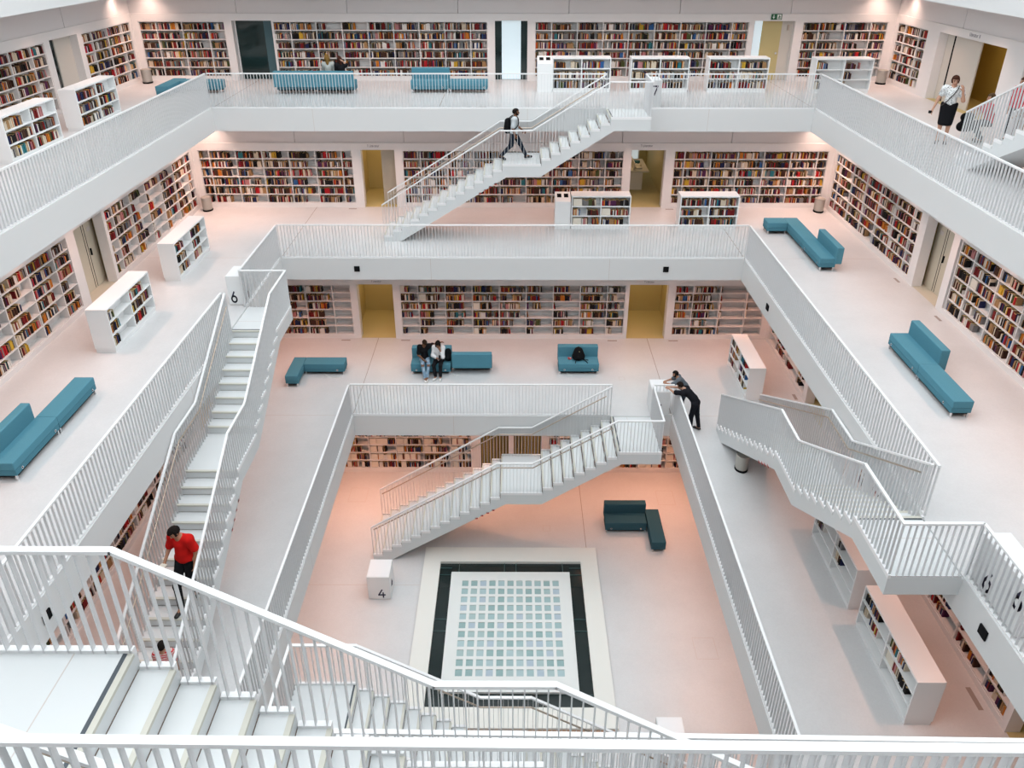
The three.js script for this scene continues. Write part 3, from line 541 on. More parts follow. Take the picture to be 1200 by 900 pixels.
for (const l of [7, 6]) for (const sx of [-1, 1]) for (let i = 0; i < 2; i++) { // small downlights in the corners
  const W = WL[l], y = LV[l + 1] - TH, x = sx * (W - (i ? 0.45 : 1.0)) * S, z = -W + (i ? 1.25 : 0.42);
  const t = solo('corner_spotlight', `small spotlight near the ${i ? 'side' : 'back'} wall over the ${l === 7 ? (sx < 0 ? 'bin by the dark doorway' : 'bin by the narrow bookcase') : (sx < 0 ? 'bin by the low shelves' : 'bin by the corner bench')}`, 'lamp', new THREE.CylinderGeometry(0.05, 0.05, 0.03, 16), spotGlow, [x, y - 0.016, z]);
  const s = new THREE.SpotLight(lin(1, 0.70, 0.58), 8.5, 0, 1.12, 0.9, 2); s.position.set(0, -0.03, 0); s.target.position.set(0, -3, 0); s.castShadow = true; s.name = 'spot'; t.add(s); t.add(s.target);
}

// ---------------------------------------------------------------- square of glass blocks on the lowest floor
{
  const t = thing('glass_block_square', 'square floor light of glass blocks framed by a pale stone kerb', 'floor light', [-0.04, 0, 0]);
  const x0 = -2.70, x1 = 2.70, z0 = -4.62, z1 = 2.12, ix = 2.18, iz0 = -3.95, iz1 = 1.50, h = 0.10;
  const fr = (name, a, b, c, d, m, y0, y1) => part(name, bx(a, b, y0, y1, c, d), m, t);
  fr('kerb_stone', x0, x1, z0, iz0, M.stone, 0, h); fr('kerb_stone', x0, x1, iz1, z1, M.stone, 0, h); fr('kerb_stone', x0, -ix, iz0, iz1, M.stone, 0, h); fr('kerb_stone', ix, x1, iz0, iz1, M.stone, 0, h);
  fr('kerb_shadow', x0 + 0.05, x1 - 0.05, z1, z1 + 0.05, mat(lin(0.40, 0.22, 0.13), 0.7), 0, 0.03);  // brown strip painted as the shadow below the front kerb
  part('dark_channel', bx(-ix, ix, 0.002, 0.012, iz0, iz1), mat(lin(0.012, 0.022, 0.022), 0.12), t);
  const inner = 1.81, jz0 = -3.50, jz1 = 1.02, n = 11, gy = 0.085;
  // concrete grid with recessed glass blocks
  const cells = 11, bx0 = -1.50, bx1 = 1.50, bz0 = -3.17, bz1 = 0.56, cw = (bx1 - bx0) / cells, cd = (bz1 - bz0) / cells, gx = cw * 0.31, gz = cd * 0.31;
  const ribs = [bx(-inner, bx0 + gx / 2, 0.012, gy, jz0, jz1), bx(bx1 - gx / 2, inner, 0.012, gy, jz0, jz1), bx(bx0 + gx / 2, bx1 - gx / 2, 0.012, gy, jz0, bz0 + gz / 2), bx(bx0 + gx / 2, bx1 - gx / 2, 0.012, gy, bz1 - gz / 2, jz1)];
  for (let i = 1; i < cells; i++) { const c = bx0 + i * cw; ribs.push(bx(c - gx / 2, c + gx / 2, 0.012, gy, bz0 + gz / 2, bz1 - gz / 2)); }
  for (let i = 1; i < cells; i++) for (let j = 0; j < cells; j++) { const c = bz0 + i * cd; ribs.push(bx(bx0 + j * cw + gx / 2, bx0 + (j + 1) * cw - gx / 2, 0.012, gy - 0.0005, c - gz / 2, c + gz / 2)); }
  part('concrete_grid', merge(ribs), mat(lin(0.76, 0.78, 0.76), 0.6), t);
  const cols = [[0.36, 0.50, 0.51], [0.42, 0.55, 0.57], [0.40, 0.52, 0.52], [0.44, 0.53, 0.60], [0.30, 0.44, 0.44]].map(c => mat(lin(...c), 0.12));
  const bg = new THREE.BoxGeometry(cw - gx * 0.98, 0.04, cd - gz * 0.98);
  for (let i = 0; i < cells; i++) for (let j = 0; j < cells; j++) part('glass_block', bg, cols[Math.floor(rnd() * cols.length)], t).position.set(bx0 + (i + 0.5) * cw, 0.042, bz0 + (j + 0.5) * cd);
  for (const [a, b, c, d] of [[-ix, -inner, -3.45, -3.43], [-ix, -inner, -3.75, -3.73], [inner, ix, -3.45, -3.43], [inner, ix, -3.75, -3.73], [-ix, -inner, -1.6, -1.58], [-ix, -inner, -1.15, -1.13], [inner, ix, -1.6, -1.58], [inner, ix, -1.15, -1.13], [-1.6, -1.58, iz0, jz0], [1.6, 1.62, iz0, jz0], [-0.2, -0.18, iz0, jz0], [0.16, 0.18, iz0, jz0], [inner, ix, 1.05, 1.07]]) part('channel_rib', bx(a, b, 0.012, 0.03, c, d), mat(lin(0.05, 0.10, 0.10), 0.3), t);
}

// ---------------------------------------------------------------- sofas: modules of bench and back on metal legs
const SEAT = 0.42, BACKH = 0.78;
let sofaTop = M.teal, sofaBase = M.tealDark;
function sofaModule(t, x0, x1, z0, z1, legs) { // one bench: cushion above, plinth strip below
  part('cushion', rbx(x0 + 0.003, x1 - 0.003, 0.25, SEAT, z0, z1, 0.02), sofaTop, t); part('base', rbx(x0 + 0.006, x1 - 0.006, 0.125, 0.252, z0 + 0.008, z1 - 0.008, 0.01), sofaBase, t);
  part('under_sofa_shade', bx(x0 + 0.035, x1 - 0.035, 0.085, 0.126, z0 + 0.035, z1 - 0.035), M.black, t);  // black box added in place of the shade beneath the sofa
  for (const [lx, lz] of legs || [[x0 + 0.05, z0 + 0.05], [x1 - 0.05, z0 + 0.05], [x0 + 0.05, z1 - 0.05], [x1 - 0.05, z1 - 0.05]]) part('leg', bx(lx - 0.018, lx + 0.018, 0, 0.13, lz - 0.018, lz + 0.018), M.chrome, t);
}
function backRest(t, x0, x1, z0, z1) { part('backrest', rbx(x0, x1, SEAT - 0.17, BACKH, z0, z1, 0.025), sofaTop, t); }
function eyelet(t, x, y, z, nx, nz) { const g = new THREE.CylinderGeometry(0.03, 0.03, 0.012, 14); if (nz) g.rotateX(HP); else g.rotateZ(HP); const e = part('eyelet', g, M.chrome, t); e.position.set(x, y, z); const h = new THREE.CylinderGeometry(0.016, 0.016, 0.014, 10); if (nz) h.rotateX(HP); else h.rotateZ(HP); part('eyelet_hole', h, M.black, e).position.set(nx * 0.002, 0, nz * 0.002); }
const sofa = (l, label) => thing('sofa', label, 'sofa', [0, LV[l], 0]);
{ // kiosk 6 gallery
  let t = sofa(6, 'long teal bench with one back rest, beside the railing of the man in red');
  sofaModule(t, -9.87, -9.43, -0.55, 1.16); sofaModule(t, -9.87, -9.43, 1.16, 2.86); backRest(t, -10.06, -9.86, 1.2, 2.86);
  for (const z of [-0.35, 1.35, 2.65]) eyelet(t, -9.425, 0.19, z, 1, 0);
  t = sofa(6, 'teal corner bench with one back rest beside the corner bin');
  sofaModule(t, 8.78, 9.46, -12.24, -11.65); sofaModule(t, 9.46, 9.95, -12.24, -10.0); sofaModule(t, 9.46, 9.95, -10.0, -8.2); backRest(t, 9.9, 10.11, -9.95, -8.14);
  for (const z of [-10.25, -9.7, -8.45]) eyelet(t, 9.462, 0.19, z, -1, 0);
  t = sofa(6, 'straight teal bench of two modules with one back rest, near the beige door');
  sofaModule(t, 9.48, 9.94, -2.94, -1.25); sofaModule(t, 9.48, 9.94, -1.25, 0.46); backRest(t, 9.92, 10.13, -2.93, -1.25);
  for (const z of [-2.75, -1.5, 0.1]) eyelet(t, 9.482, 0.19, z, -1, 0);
  // couple's gallery
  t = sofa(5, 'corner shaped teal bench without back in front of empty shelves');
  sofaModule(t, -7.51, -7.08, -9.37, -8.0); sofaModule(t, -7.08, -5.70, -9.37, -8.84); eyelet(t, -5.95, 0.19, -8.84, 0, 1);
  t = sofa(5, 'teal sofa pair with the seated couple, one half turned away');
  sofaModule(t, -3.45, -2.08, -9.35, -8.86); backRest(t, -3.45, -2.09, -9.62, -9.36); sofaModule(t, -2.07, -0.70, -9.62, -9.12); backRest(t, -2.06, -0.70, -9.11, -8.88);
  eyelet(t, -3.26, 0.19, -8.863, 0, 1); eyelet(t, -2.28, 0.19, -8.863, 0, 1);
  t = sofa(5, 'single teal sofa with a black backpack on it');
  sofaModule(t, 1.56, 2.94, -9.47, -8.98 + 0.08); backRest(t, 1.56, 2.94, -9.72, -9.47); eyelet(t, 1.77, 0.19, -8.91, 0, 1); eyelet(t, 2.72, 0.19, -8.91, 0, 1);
  // glass block level
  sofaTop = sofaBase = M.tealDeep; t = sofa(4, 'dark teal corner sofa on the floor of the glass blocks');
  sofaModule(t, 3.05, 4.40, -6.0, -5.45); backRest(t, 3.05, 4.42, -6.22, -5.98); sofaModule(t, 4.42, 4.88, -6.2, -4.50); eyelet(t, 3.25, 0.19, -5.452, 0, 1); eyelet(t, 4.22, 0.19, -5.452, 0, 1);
  // kiosk 7 gallery
  sofaTop = M.teal; sofaBase = M.tealDark;
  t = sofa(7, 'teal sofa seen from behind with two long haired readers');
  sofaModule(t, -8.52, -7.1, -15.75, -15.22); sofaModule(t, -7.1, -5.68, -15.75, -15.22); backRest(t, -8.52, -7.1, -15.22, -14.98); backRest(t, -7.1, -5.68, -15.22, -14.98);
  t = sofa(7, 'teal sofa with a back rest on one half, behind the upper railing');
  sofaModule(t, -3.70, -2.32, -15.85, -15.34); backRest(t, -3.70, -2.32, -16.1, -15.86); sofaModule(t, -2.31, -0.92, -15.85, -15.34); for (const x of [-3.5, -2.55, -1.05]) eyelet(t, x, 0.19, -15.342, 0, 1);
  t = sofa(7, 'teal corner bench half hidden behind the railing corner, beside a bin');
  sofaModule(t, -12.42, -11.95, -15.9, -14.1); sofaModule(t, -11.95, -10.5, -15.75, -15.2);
}
// white cables lying below two of the sofas
solo('power_cable', 'white cable curling from under the corner shaped teal bench', 'cable', new THREE.TubeGeometry(new THREE.CatmullRomCurve3([[-6.4, 0.05, -8.85], [-6.25, 0.015, -8.72], [-6.05, 0.012, -8.66], [-5.85, 0.012, -8.72], [-5.83, 0.015, -8.80]].map(p => new THREE.Vector3(...p))), 24, 0.012, 6), M.cord, [0, LV[5], 0]);
solo('power_cable', 'short white cable under the sofa with the backpack', 'cable', new THREE.TubeGeometry(new THREE.CatmullRomCurve3([[1.85, 0.05, -8.95], [1.95, 0.015, -8.86], [2.05, 0.012, -8.82]].map(p => new THREE.Vector3(...p))), 12, 0.012, 6), M.cord, [0, LV[5], 0]);
solo('power_cable', 'short white cable under the sofa of the seated couple', 'cable', new THREE.TubeGeometry(new THREE.CatmullRomCurve3([[-2.06, 0.05, -8.88], [-1.95, 0.012, -8.80], [-1.85, 0.012, -8.86]].map(p => new THREE.Vector3(...p))), 12, 0.012, 6), M.cord, [0, LV[5], 0]);

// ---------------------------------------------------------------- waste bins
function bin(l, x, z, label) {
  const t = thing('waste_bin', label, 'bin', [x, LV[l], z]); t.scale.x = S;
  part('body', new THREE.LatheGeometry([[0.0, 0.05], [0.20, 0.05], [0.215, 0.07], [0.225, 0.46], [0.228, 0.50], [0.215, 0.505], [0.20, 0.47], [0.0, 0.46]].map(p => new THREE.Vector2(...p)), 28), M.bin, t);
  part('base_ring', new THREE.LatheGeometry([[0, 0], [0.225, 0], [0.228, 0.05], [0.0, 0.052]].map(p => new THREE.Vector2(...p)), 28), M.black, t);
}
bin(7, -14.05, -17.45, 'round grey waste bin in the corner by the tall dark doorway shelves'); bin(7, 14.08, -17.45, 'round grey waste bin in the corner by the narrow wall bookcase');
bin(6, -11.45, -14.35, 'round grey waste bin in the corner near the low shelves of kiosk 6'); bin(6, 11.42, -14.30, 'round grey waste bin in the corner near the teal corner bench'); bin(5, 6.46, -3.38, 'round grey waste bin under the foot of a stair');

// ---------------------------------------------------------------- numbered kiosks
const font = await new FontLoader().loadAsync('fonts/droid/droid_sans_regular.typeface.json');
function strokeGeo(polys, w, d) { // flat numerals drawn as ribbons
  const gs = [];
  for (const p of polys) for (let i = 0; i + 1 < p.length; i++) { const [x0, y0] = p[i], [x1, y1] = p[i + 1], L = Math.hypot(x1 - x0, y1 - y0), g = new THREE.BoxGeometry(L + w * 0.8, w, d); g.rotateZ(Math.atan2(y1 - y0, x1 - x0)); g.translate((x0 + x1) / 2, (y0 + y1) / 2, 0); gs.push(g); }
  return merge(gs);
}
const arc = (cx, cy, rx, ry, a0, a1, n = 16) => Array.from({ length: n + 1 }, (_, i) => { const a = a0 + (a1 - a0) * i / n; return [cx + rx * Math.cos(a), cy + ry * Math.sin(a)]; });
const numeral = {
  6: [arc(0, 0.09, 0.085, 0.09, 0, Math.PI * 2), [[-0.08, 0.12], [0.02, 0.30]]],
  4: [[[0.02, 0.28], [-0.11, 0.09], [0.12, 0.09]], [[0.055, 0.17], [0.055, 0.0]]],
  5: [[[0.09, 0.28], [-0.06, 0.28], [-0.075, 0.15]], arc(-0.005, 0.095, 0.09, 0.095, 2.3, -2.4)],
  7: [[[-0.09, 0.27], [0.09, 0.27], [-0.03, 0.0]]],
};
function kiosk(l, x, z, w, d, label, n, faces) { // x, z centre
  const t = thing('numbered_kiosk', label, 'kiosk', [x, LV[l], z]), h = 0.87;
  part('body', rbx(-w / 2, w / 2, 0.02, h, -d / 2, d / 2, 0.012), M.cabinet, t); part('foot', bx(-w / 2 + 0.02, w / 2 - 0.02, 0, 0.022, -d / 2 + 0.02, d / 2 - 0.02), M.faint, t);
  part('top_plan', bx(-w / 2 + 0.03, w / 2 - 0.03, h, h + 0.004, -d / 2 + 0.03, d / 2 - 0.03), mat(lin(0.86, 0.87, 0.88), 0.35), t);
  for (const [fx, fz, off, y, s] of faces) { const g = strokeGeo(numeral[n], 0.046, 0.008); g.scale(s, s, 1); const q = part('numeral', g, M.navy, t); if (fz) { q.position.set(off, y, fz * (d / 2 + 0.004)); q.scale.x = S; if (fz < 0) q.rotation.y = Math.PI; } else { q.rotation.y = fx * HP; q.position.set(fx * (w / 2 + 0.004), y, off); } }
  return t;
}
kiosk(4, -3.90, -2.78, 0.66, 0.78, 'white kiosk with the number 4 on the glass block level', 4, [[0, 1, 0.07, 0.10, 1.0], [1, 0, 0.05, 0.25, 0.8]]);
kiosk(4, 3.78, 2.78, 0.62, 0.78, 'white kiosk beside the brown painted shadow line of the glass block square', 4, [[0, -1, 0, 0.10, 1.0]]);
kiosk(6, -7.72, -5.92, 0.44, 0.80, 'white kiosk with the number 6 at the head of the long stair', 6, [[0, 1, -0.06, 0.10, 1.0], [1, 0, 0.1, 0.1, 1.0]]);
kiosk(6, 7.77, 6.05, 0.44, 1.40, 'white kiosk whose numeral 6 shows through railing bars', 6, [[-1, 0, -0.22, 0.10, 1.1], [-1, 0, 0.50, 0.42, 1.1]]);
kiosk(5, 4.60, -6.62, 0.56, 0.80, 'white kiosk with the number 5 beside the leaning men', 5, [[0, 1, -0.06, 0.12, 1.0]]);
kiosk(7, 4.68, -12.98, 0.44, 0.80, 'white kiosk with the number 7 at the upper stair head', 7, [[0, 1, -0.0, 0.42, 1.0]]);

// ---------------------------------------------------------------- small fittings
function edgeSpeaker(l, k, u, label) { const o = OP[l], t = solo('edge_speaker', label, 'speaker', rbx(-0.11, 0.11, -0.09, 0.09, -0.01, 0.03, 0.008), M.black); frame(t, k, u, LV[l] - 0.36, -o + 0.02); }
edgeSpeaker(6, 0, -6.28, 'small black square box on the slab edge above the ochre doorway near the corner bench'); edgeSpeaker(6, 0, 6.18, 'small black square box on the slab edge above the ochre doorway near the backpack sofa');
edgeSpeaker(6, 3, -6.27, 'small black square box on the slab edge above the low shelf by the leaning men'); edgeSpeaker(6, 3, 6.28, 'black square box on the slab edge below the numeral behind bars'); edgeSpeaker(6, 1, -6.0, 'black square box on the slab edge seen through the broad stair railing');
{ // green exit sign
  const t = thing('exit_sign', 'green exit sign with white arrow and running figure', 'sign', [9.91, LV[7] + 2.20, -WL[7]]), gr = mat(lin(0.005, 0.10, 0.035), 0.5), wh = mat(lin(0.85, 0.9, 0.85), 0.5);
  part('plate', bx(-0.20, 0.20, 0, 0.20, 0, 0.03), gr, t);
  part('arrow', merge([bx(-0.125, -0.095, 0.09, 0.17, 0.03, 0.034), new THREE.ExtrudeGeometry(new THREE.Shape([[-0.16, 0.10], [-0.06, 0.10], [-0.11, 0.03]].map(p => new THREE.Vector2(...p))), { depth: 0.004, bevelEnabled: false }).translate(0, 0, 0.03)]), wh, t);
  part('door_symbol', bx(0.02, 0.17, 0.02, 0.18, 0.03, 0.034), wh, t);
  part('running_figure', merge([bx(0.085, 0.11, 0.13, 0.16, 0.034, 0.037), bx(0.075, 0.115, 0.08, 0.125, 0.034, 0.037), bx(0.05, 0.085, 0.04, 0.08, 0.034, 0.037), bx(0.105, 0.14, 0.035, 0.08, 0.034, 0.037), bx(0.115, 0.145, 0.10, 0.12, 0.034, 0.037)]), gr, t);
}
function sign(l, k, u, y, text, size, label) { const g = new TextGeometry(text, { font, size, depth: 0.004, curveSegments: 3 }); g.computeBoundingBox(); g.translate(-g.boundingBox.max.x / 2, 0, 0); const t = solo('room_sign', label, 'sign', g, mat(lin(0.10, 0.09, 0.12), 0.6)); frame(t, k, u, LV[l] + y, -WL[l] + 0.002); }
sign(6, 0, -6.4, 2.25, 'T Literatur', 0.085, 'small dark lettering over the doorway at the stair foot'); sign(6, 0, 6.1, 2.27, 'T Literatur', 0.085, 'small dark lettering over the doorway with the desk');
sign(7, 3, -12.1, 2.24, 'Literatur  8', 0.10, 'small dark lettering over the ochre lift lobby'); sign(5, 0, -6.1, 2.23, 'T Literatur', 0.07, 'small dark lettering over the doorway near the corner shaped bench'); sign(5, 0, 6.1, 2.23, 'T Literatur', 0.07, 'small dark lettering over the doorway near the backpack sofa');

// ---------------------------------------------------------------- people: smooth bodies grown around a posed skeleton
function nets(f, lo, hi, cell) { // naive surface nets of f = 0 inside the box lo..hi
  const n = [0, 1, 2].map(i => Math.max(3, Math.ceil((hi[i] - lo[i]) / cell) + 1)), [nx, ny, nz] = n, V = new Float32Array(nx * ny * nz);
  let q = 0; for (let k = 0; k < nz; k++) for (let j = 0; j < ny; j++) for (let i = 0; i < nx; i++) V[q++] = f(lo[0] + i * cell, lo[1] + j * cell, lo[2] + k * cell);
  const id = new Int32Array(nx * ny * nz).fill(-1), P = [], I = [], at = (i, j, k) => (k * ny + j) * nx + i;
  for (let k = 0; k + 1 < nz; k++) for (let j = 0; j + 1 < ny; j++) for (let i = 0; i + 1 < nx; i++) {
    let m = 0; const c = []; for (let b = 0; b < 8; b++) { const v = V[at(i + (b & 1), j + (b >> 1 & 1), k + (b >> 2))]; c.push(v); if (v < 0) m |= 1 << b; }
    if (m === 0 || m === 255) continue; let x = 0, y = 0, z = 0, s = 0;
    for (let a = 0; a < 8; a++) for (const d of [1, 2, 4]) { if (a & d) continue; const b = a | d; if ((c[a] < 0) === (c[b] < 0)) continue; const t = c[a] / (c[a] - c[b]); x += (a & 1) + (d === 1 ? t : 0); y += (a >> 1 & 1) + (d === 2 ? t : 0); z += (a >> 2) + (d === 4 ? t : 0); s++; }
    id[at(i, j, k)] = P.length / 3; P.push(lo[0] + (i + x / s) * cell, lo[1] + (j + y / s) * cell, lo[2] + (k + z / s) * cell);
  }
  for (let k = 1; k + 1 < nz; k++) for (let j = 1; j + 1 < ny; j++) for (let i = 1; i + 1 < nx; i++) {
    const v = V[at(i, j, k)] < 0; const quad = (a, b, c, d, fl) => { if (a < 0 || b < 0 || c < 0 || d < 0) return; fl ? I.push(a, b, c, a, c, d) : I.push(a, c, b, a, d, c); };
    if (v !== V[at(i + 1, j, k)] < 0) quad(id[at(i, j - 1, k - 1)], id[at(i, j, k - 1)], id[at(i, j, k)], id[at(i, j - 1, k)], v);
    if (v !== V[at(i, j + 1, k)] < 0) quad(id[at(i - 1, j, k - 1)], id[at(i - 1, j, k)], id[at(i, j, k)], id[at(i, j, k - 1)], v);
    if (v !== V[at(i, j, k + 1)] < 0) quad(id[at(i - 1, j - 1, k)], id[at(i, j - 1, k)], id[at(i, j, k)], id[at(i - 1, j, k)], v);
  }
  const g = new THREE.BufferGeometry(); g.setAttribute('position', new THREE.BufferAttribute(new Float32Array(P), 3)); g.setIndex(I); g.computeVertexNormals(); return g;
}
const smin = (a, b, k) => { const h = Math.max(k - Math.abs(a - b), 0) / k; return Math.min(a, b) - h * h * k * 0.25; };
function cone(b, x, y, z) { const [ax, ay, az, bx_, by, bz, ra, rb] = b, dx = bx_ - ax, dy = by - ay, dz = bz - az, px = x - ax, py = y - ay, pz = z - az; let t = (px * dx + py * dy + pz * dz) / (dx * dx + dy * dy + dz * dz + 1e-9); t = t < 0 ? 0 : t > 1 ? 1 : t; return Math.hypot(px - t * dx, py - t * dy, pz - t * dz) - ra - (rb - ra) * t; }
const field = (bones, k, grow = 0) => (x, y, z) => { let d = 1e3; for (const b of bones) d = smin(d, cone(b, x, y, z), k); return d - grow; };
function boundsOf(bones, pad) { const lo = [1e3, 1e3, 1e3], hi = [-1e3, -1e3, -1e3]; for (const b of bones) for (let i = 0; i < 3; i++) { const r = Math.max(b[6], b[7]) + pad; lo[i] = Math.min(lo[i], b[i] - r, b[i + 3] - r); hi[i] = Math.max(hi[i], b[i] + r, b[i + 3] + r); } return [lo, hi]; }
const grow = (bones, k, g, cell, cut) => { const [lo, hi] = boundsOf(bones, g + cell * 2), f = field(bones, k, g); return nets(cut ? (x, y, z) => Math.max(f(x, y, z), cut(x, y, z)) : f, lo, hi, cell); };
function paint(g, fn) { const p = g.attributes.position, a = new Float32Array(p.count * 3); for (let i = 0; i < p.count; i++) a.set(fn(p.getX(i), p.getY(i), p.getZ(i)), i * 3); g.setAttribute('color', new THREE.BufferAttribute(a, 3)); return g; }
const V3 = a => new THREE.Vector3(...a);
const stand = () => ({ pelvis: [0, 0.95, 0], belly: [0, 1.08, 0.01], chest: [0, 1.27, 0], neck: [0, 1.44, 0], head: [0, 1.59, 0.02], face: [0, 0, 1], shL: [0.165, 1.39, 0], shR: [-0.165, 1.39, 0], elL: [0.205, 1.11, -0.02], elR: [-0.205, 1.11, -0.02], wrL: [0.215, 0.87, 0.06], wrR: [-0.215, 0.87, 0.06], hipL: [0.085, 0.93, 0], hipR: [-0.085, 0.93, 0], knL: [0.09, 0.51, 0.02], knR: [-0.09, 0.51, 0.02], anL: [0.09, 0.09, -0.02], anR: [-0.09, 0.09, -0.02], toL: [0.10, 0.035, 0.13], toR: [-0.10, 0.035, 0.13] });
const vcol = new THREE.MeshPhysicalMaterial({ color: 0xffffff, vertexColors: true, roughness: 0.7, specularIntensity: 0.3 });
function person(label, pos, turn, scale, J, look) {
  const t = thing('person', label, 'person', pos), wd = look.w ?? 1, bake = g => { g.scale(1.0, 1, 1.08); g.rotateY(turn); g.scale(scale * 0.92 * wd, scale, scale * wd); return g; };
  const b = (a, c, ra, rb) => [...J[a], ...J[c], ra, rb];
  const torso = [b('pelvis', 'belly', 0.115, 0.108), b('belly', 'chest', 0.105, 0.118), b('hipL', 'hipR', 0.095, 0.095), b('shL', 'shR', 0.062, 0.062), b('chest', 'shL', 0.085, 0.058), b('chest', 'shR', 0.085, 0.058)], neckB = [b('chest', 'neck', 0.07, 0.052), b('neck', 'head', 0.050, 0.050)];
  const arms = [], legs = [], fore = []; for (const s of ['L', 'R']) { arms.push(b('sh' + s, 'el' + s, 0.050, 0.040)); fore.push(b('el' + s, 'wr' + s, 0.038, 0.027)); legs.push(b('hip' + s, 'kn' + s, 0.085, 0.056), b('kn' + s, 'an' + s, 0.053, 0.037)); }
  const feet = ['L', 'R'].map(s => b('an' + s, 'to' + s, 0.040, 0.030));
  const skin = look.skin, eyeP = [];
  // head with its own frame
  const f = V3(J.face).normalize(), up = V3(J.head).sub(V3(J.neck)).normalize(), r = up.clone().cross(f).normalize(), u = f.clone().cross(r).normalize(), hc = V3(J.head);
  const loc = (x, y, z) => { const dx = x - hc.x, dy = y - hc.y, dz = z - hc.z; return [dx * r.x + dy * r.y + dz * r.z, dx * u.x + dy * u.y + dz * u.z, dx * f.x + dy * f.y + dz * f.z]; };
  const ell = (p, c, q) => { const a = (p[0] - c[0]) / q[0], e = (p[1] - c[1]) / q[1], o = (p[2] - c[2]) / q[2], m = Math.hypot(a, e, o); return (m - 1) * Math.min(...q); };
  const skull = p => smin(ell(p, [0, 0.025, -0.008], [0.074, 0.093, 0.092]), ell(p, [0, -0.055, 0.022], [0.054, 0.055, 0.060]), 0.04);
  const headF = (x, y, z) => { const p = loc(x, y, z); let d = skull(p); d = smin(d, cone([0, 0.005, 0.086, 0, -0.028, 0.100, 0.009, 0.013], ...p), 0.012); for (const s of [-1, 1]) { d = smin(d, ell(p, [s * 0.076, -0.008, -0.008], [0.010, 0.028, 0.017]), 0.008); d = Math.max(d, -(Math.hypot(p[0] - s * 0.030, p[1] - 0.004, p[2] - 0.096) - 0.013)); } return smin(d, cone([0, -0.075, 0.07, 0, -0.083, 0.072, 0.012, 0.012], ...p), 0.02); };
  const hl = [hc.x - 0.14, hc.y - 0.15, hc.z - 0.14], hh = [hc.x + 0.14, hc.y + 0.15, hc.z + 0.14];
  const bodyG = paint(grow([...torso, ...neckB, ...arms, ...fore, ...legs, ...feet], 0.05, 0, 0.017), () => skin);
  const headG = paint(nets(headF, hl, hh, 0.0075), (x, y, z) => { const p = loc(x, y, z); for (const s of [-1, 1]) { if (Math.hypot(p[0] - s * 0.030, p[1] - 0.004) < 0.012 && p[2] > 0.05) return [0.02, 0.015, 0.012]; if (Math.abs(p[0] - s * 0.032) < 0.02 && Math.abs(p[1] - 0.030) < 0.006 && p[2] > 0.05) return look.hair; } if (Math.abs(p[0]) < 0.024 && Math.abs(p[1] + 0.052) < 0.007 && p[2] > 0.06) return [skin[0] * 0.75, skin[1] * 0.42, skin[2] * 0.42]; if (look.beard && p[1] < -0.04 && p[2] > -0.01) return look.hair; return skin; });
  // hands: palm, four unequal fingers with a bend, thumb from the side of the palm
  const handGs = []; for (const s of ['L', 'R']) {
    const w = V3(J['wr' + s]), d = (J['hand' + s] ? V3(J['hand' + s]).sub(w) : w.clone().sub(V3(J['el' + s]))).normalize(), sg = s === 'L' ? 1 : -1; let pn = V3(J['palm' + s] || [-sg, 0, 0.1]); pn.sub(d.clone().multiplyScalar(pn.dot(d))).normalize(); const sd = d.clone().cross(pn).normalize(); const B = [];
    const at = (a, c, e) => w.clone().addScaledVector(d, a).addScaledVector(sd, c).addScaledVector(pn, e).toArray();
    B.push([...at(0, 0, 0), ...at(0.04, 0, 0), 0.024, 0.026]); for (const o of [-0.026, -0.009, 0.009, 0.026]) B.push([...at(0.02, o * 0.6, 0), ...at(0.085, o, 0), 0.016, 0.012]);
    const curl = J['curl' + s] ?? 0.35; [-0.028, -0.0095, 0.0095, 0.027].forEach((o, i) => { const L = [0.058, 0.075, 0.080, 0.070][i], m1 = [0.085 + L * 0.5 * Math.cos(curl), o * 1.08, L * 0.5 * Math.sin(curl)], m2 = [m1[0] + L * 0.5 * Math.cos(curl * 2.1), o * 1.1, m1[2] + L * 0.5 * Math.sin(curl * 2.1)]; B.push([...at(0.085, o, 0), ...at(...m1), 0.0095, 0.009], [...at(...m1), ...at(...m2), 0.009, 0.0078]); });
    B.push([...at(0.025, 0.022, 0.004), ...at(0.062, 0.050, 0.018), 0.014, 0.011], [...at(0.062, 0.050, 0.018), ...at(0.092, 0.056, 0.028), 0.011, 0.009]);
    handGs.push(paint(grow(B, 0.010, 0, 0.0058), () => skin));
  }
  part('body', bake(mergeGeometries([bodyG, headG, ...handGs].map(g => g.toNonIndexed()), false)), vcol, t);
  // hair
  if (look.hair) {
    const H = look.hairStyle || 'short'; const hairF = (x, y, z) => { const p = loc(x, y, z); let d = skull(p) - (H === 'short' ? 0.013 : 0.019); const faceCut = Math.min(p[2] - 0.02 - 0.25 * (0.05 - p[1]) - (H === 'short' ? 0 : 0.012), 0.062 - p[1]); let c = Math.max(d, Math.max(faceCut, -0.045 - p[1]));
      if (H === 'long') { c = smin(c, cone([0, 0.0, -0.055, 0, -0.25, -0.085, 0.075, 0.055], ...p), 0.05); for (const s of [-1, 1]) c = smin(c, cone([s * 0.066, 0.0, 0.0, s * 0.088, -0.22, 0.035, 0.034, 0.026], ...p), 0.03); } if (H === 'bun') c = smin(c, Math.hypot(p[0], p[1] - 0.03, p[2] + 0.115) - 0.038, 0.02);
      return c + 0.004 * Math.sin(p[0] * 150 + p[1] * 40) * Math.sin(p[2] * 120); };
    part('hair', bake(nets(hairF, [hc.x - 0.2, hc.y - 0.40, hc.z - 0.22], [hc.x + 0.2, hc.y + 0.17, hc.z + 0.22], 0.0095)), matte(lin(...look.hair)), t);
  }
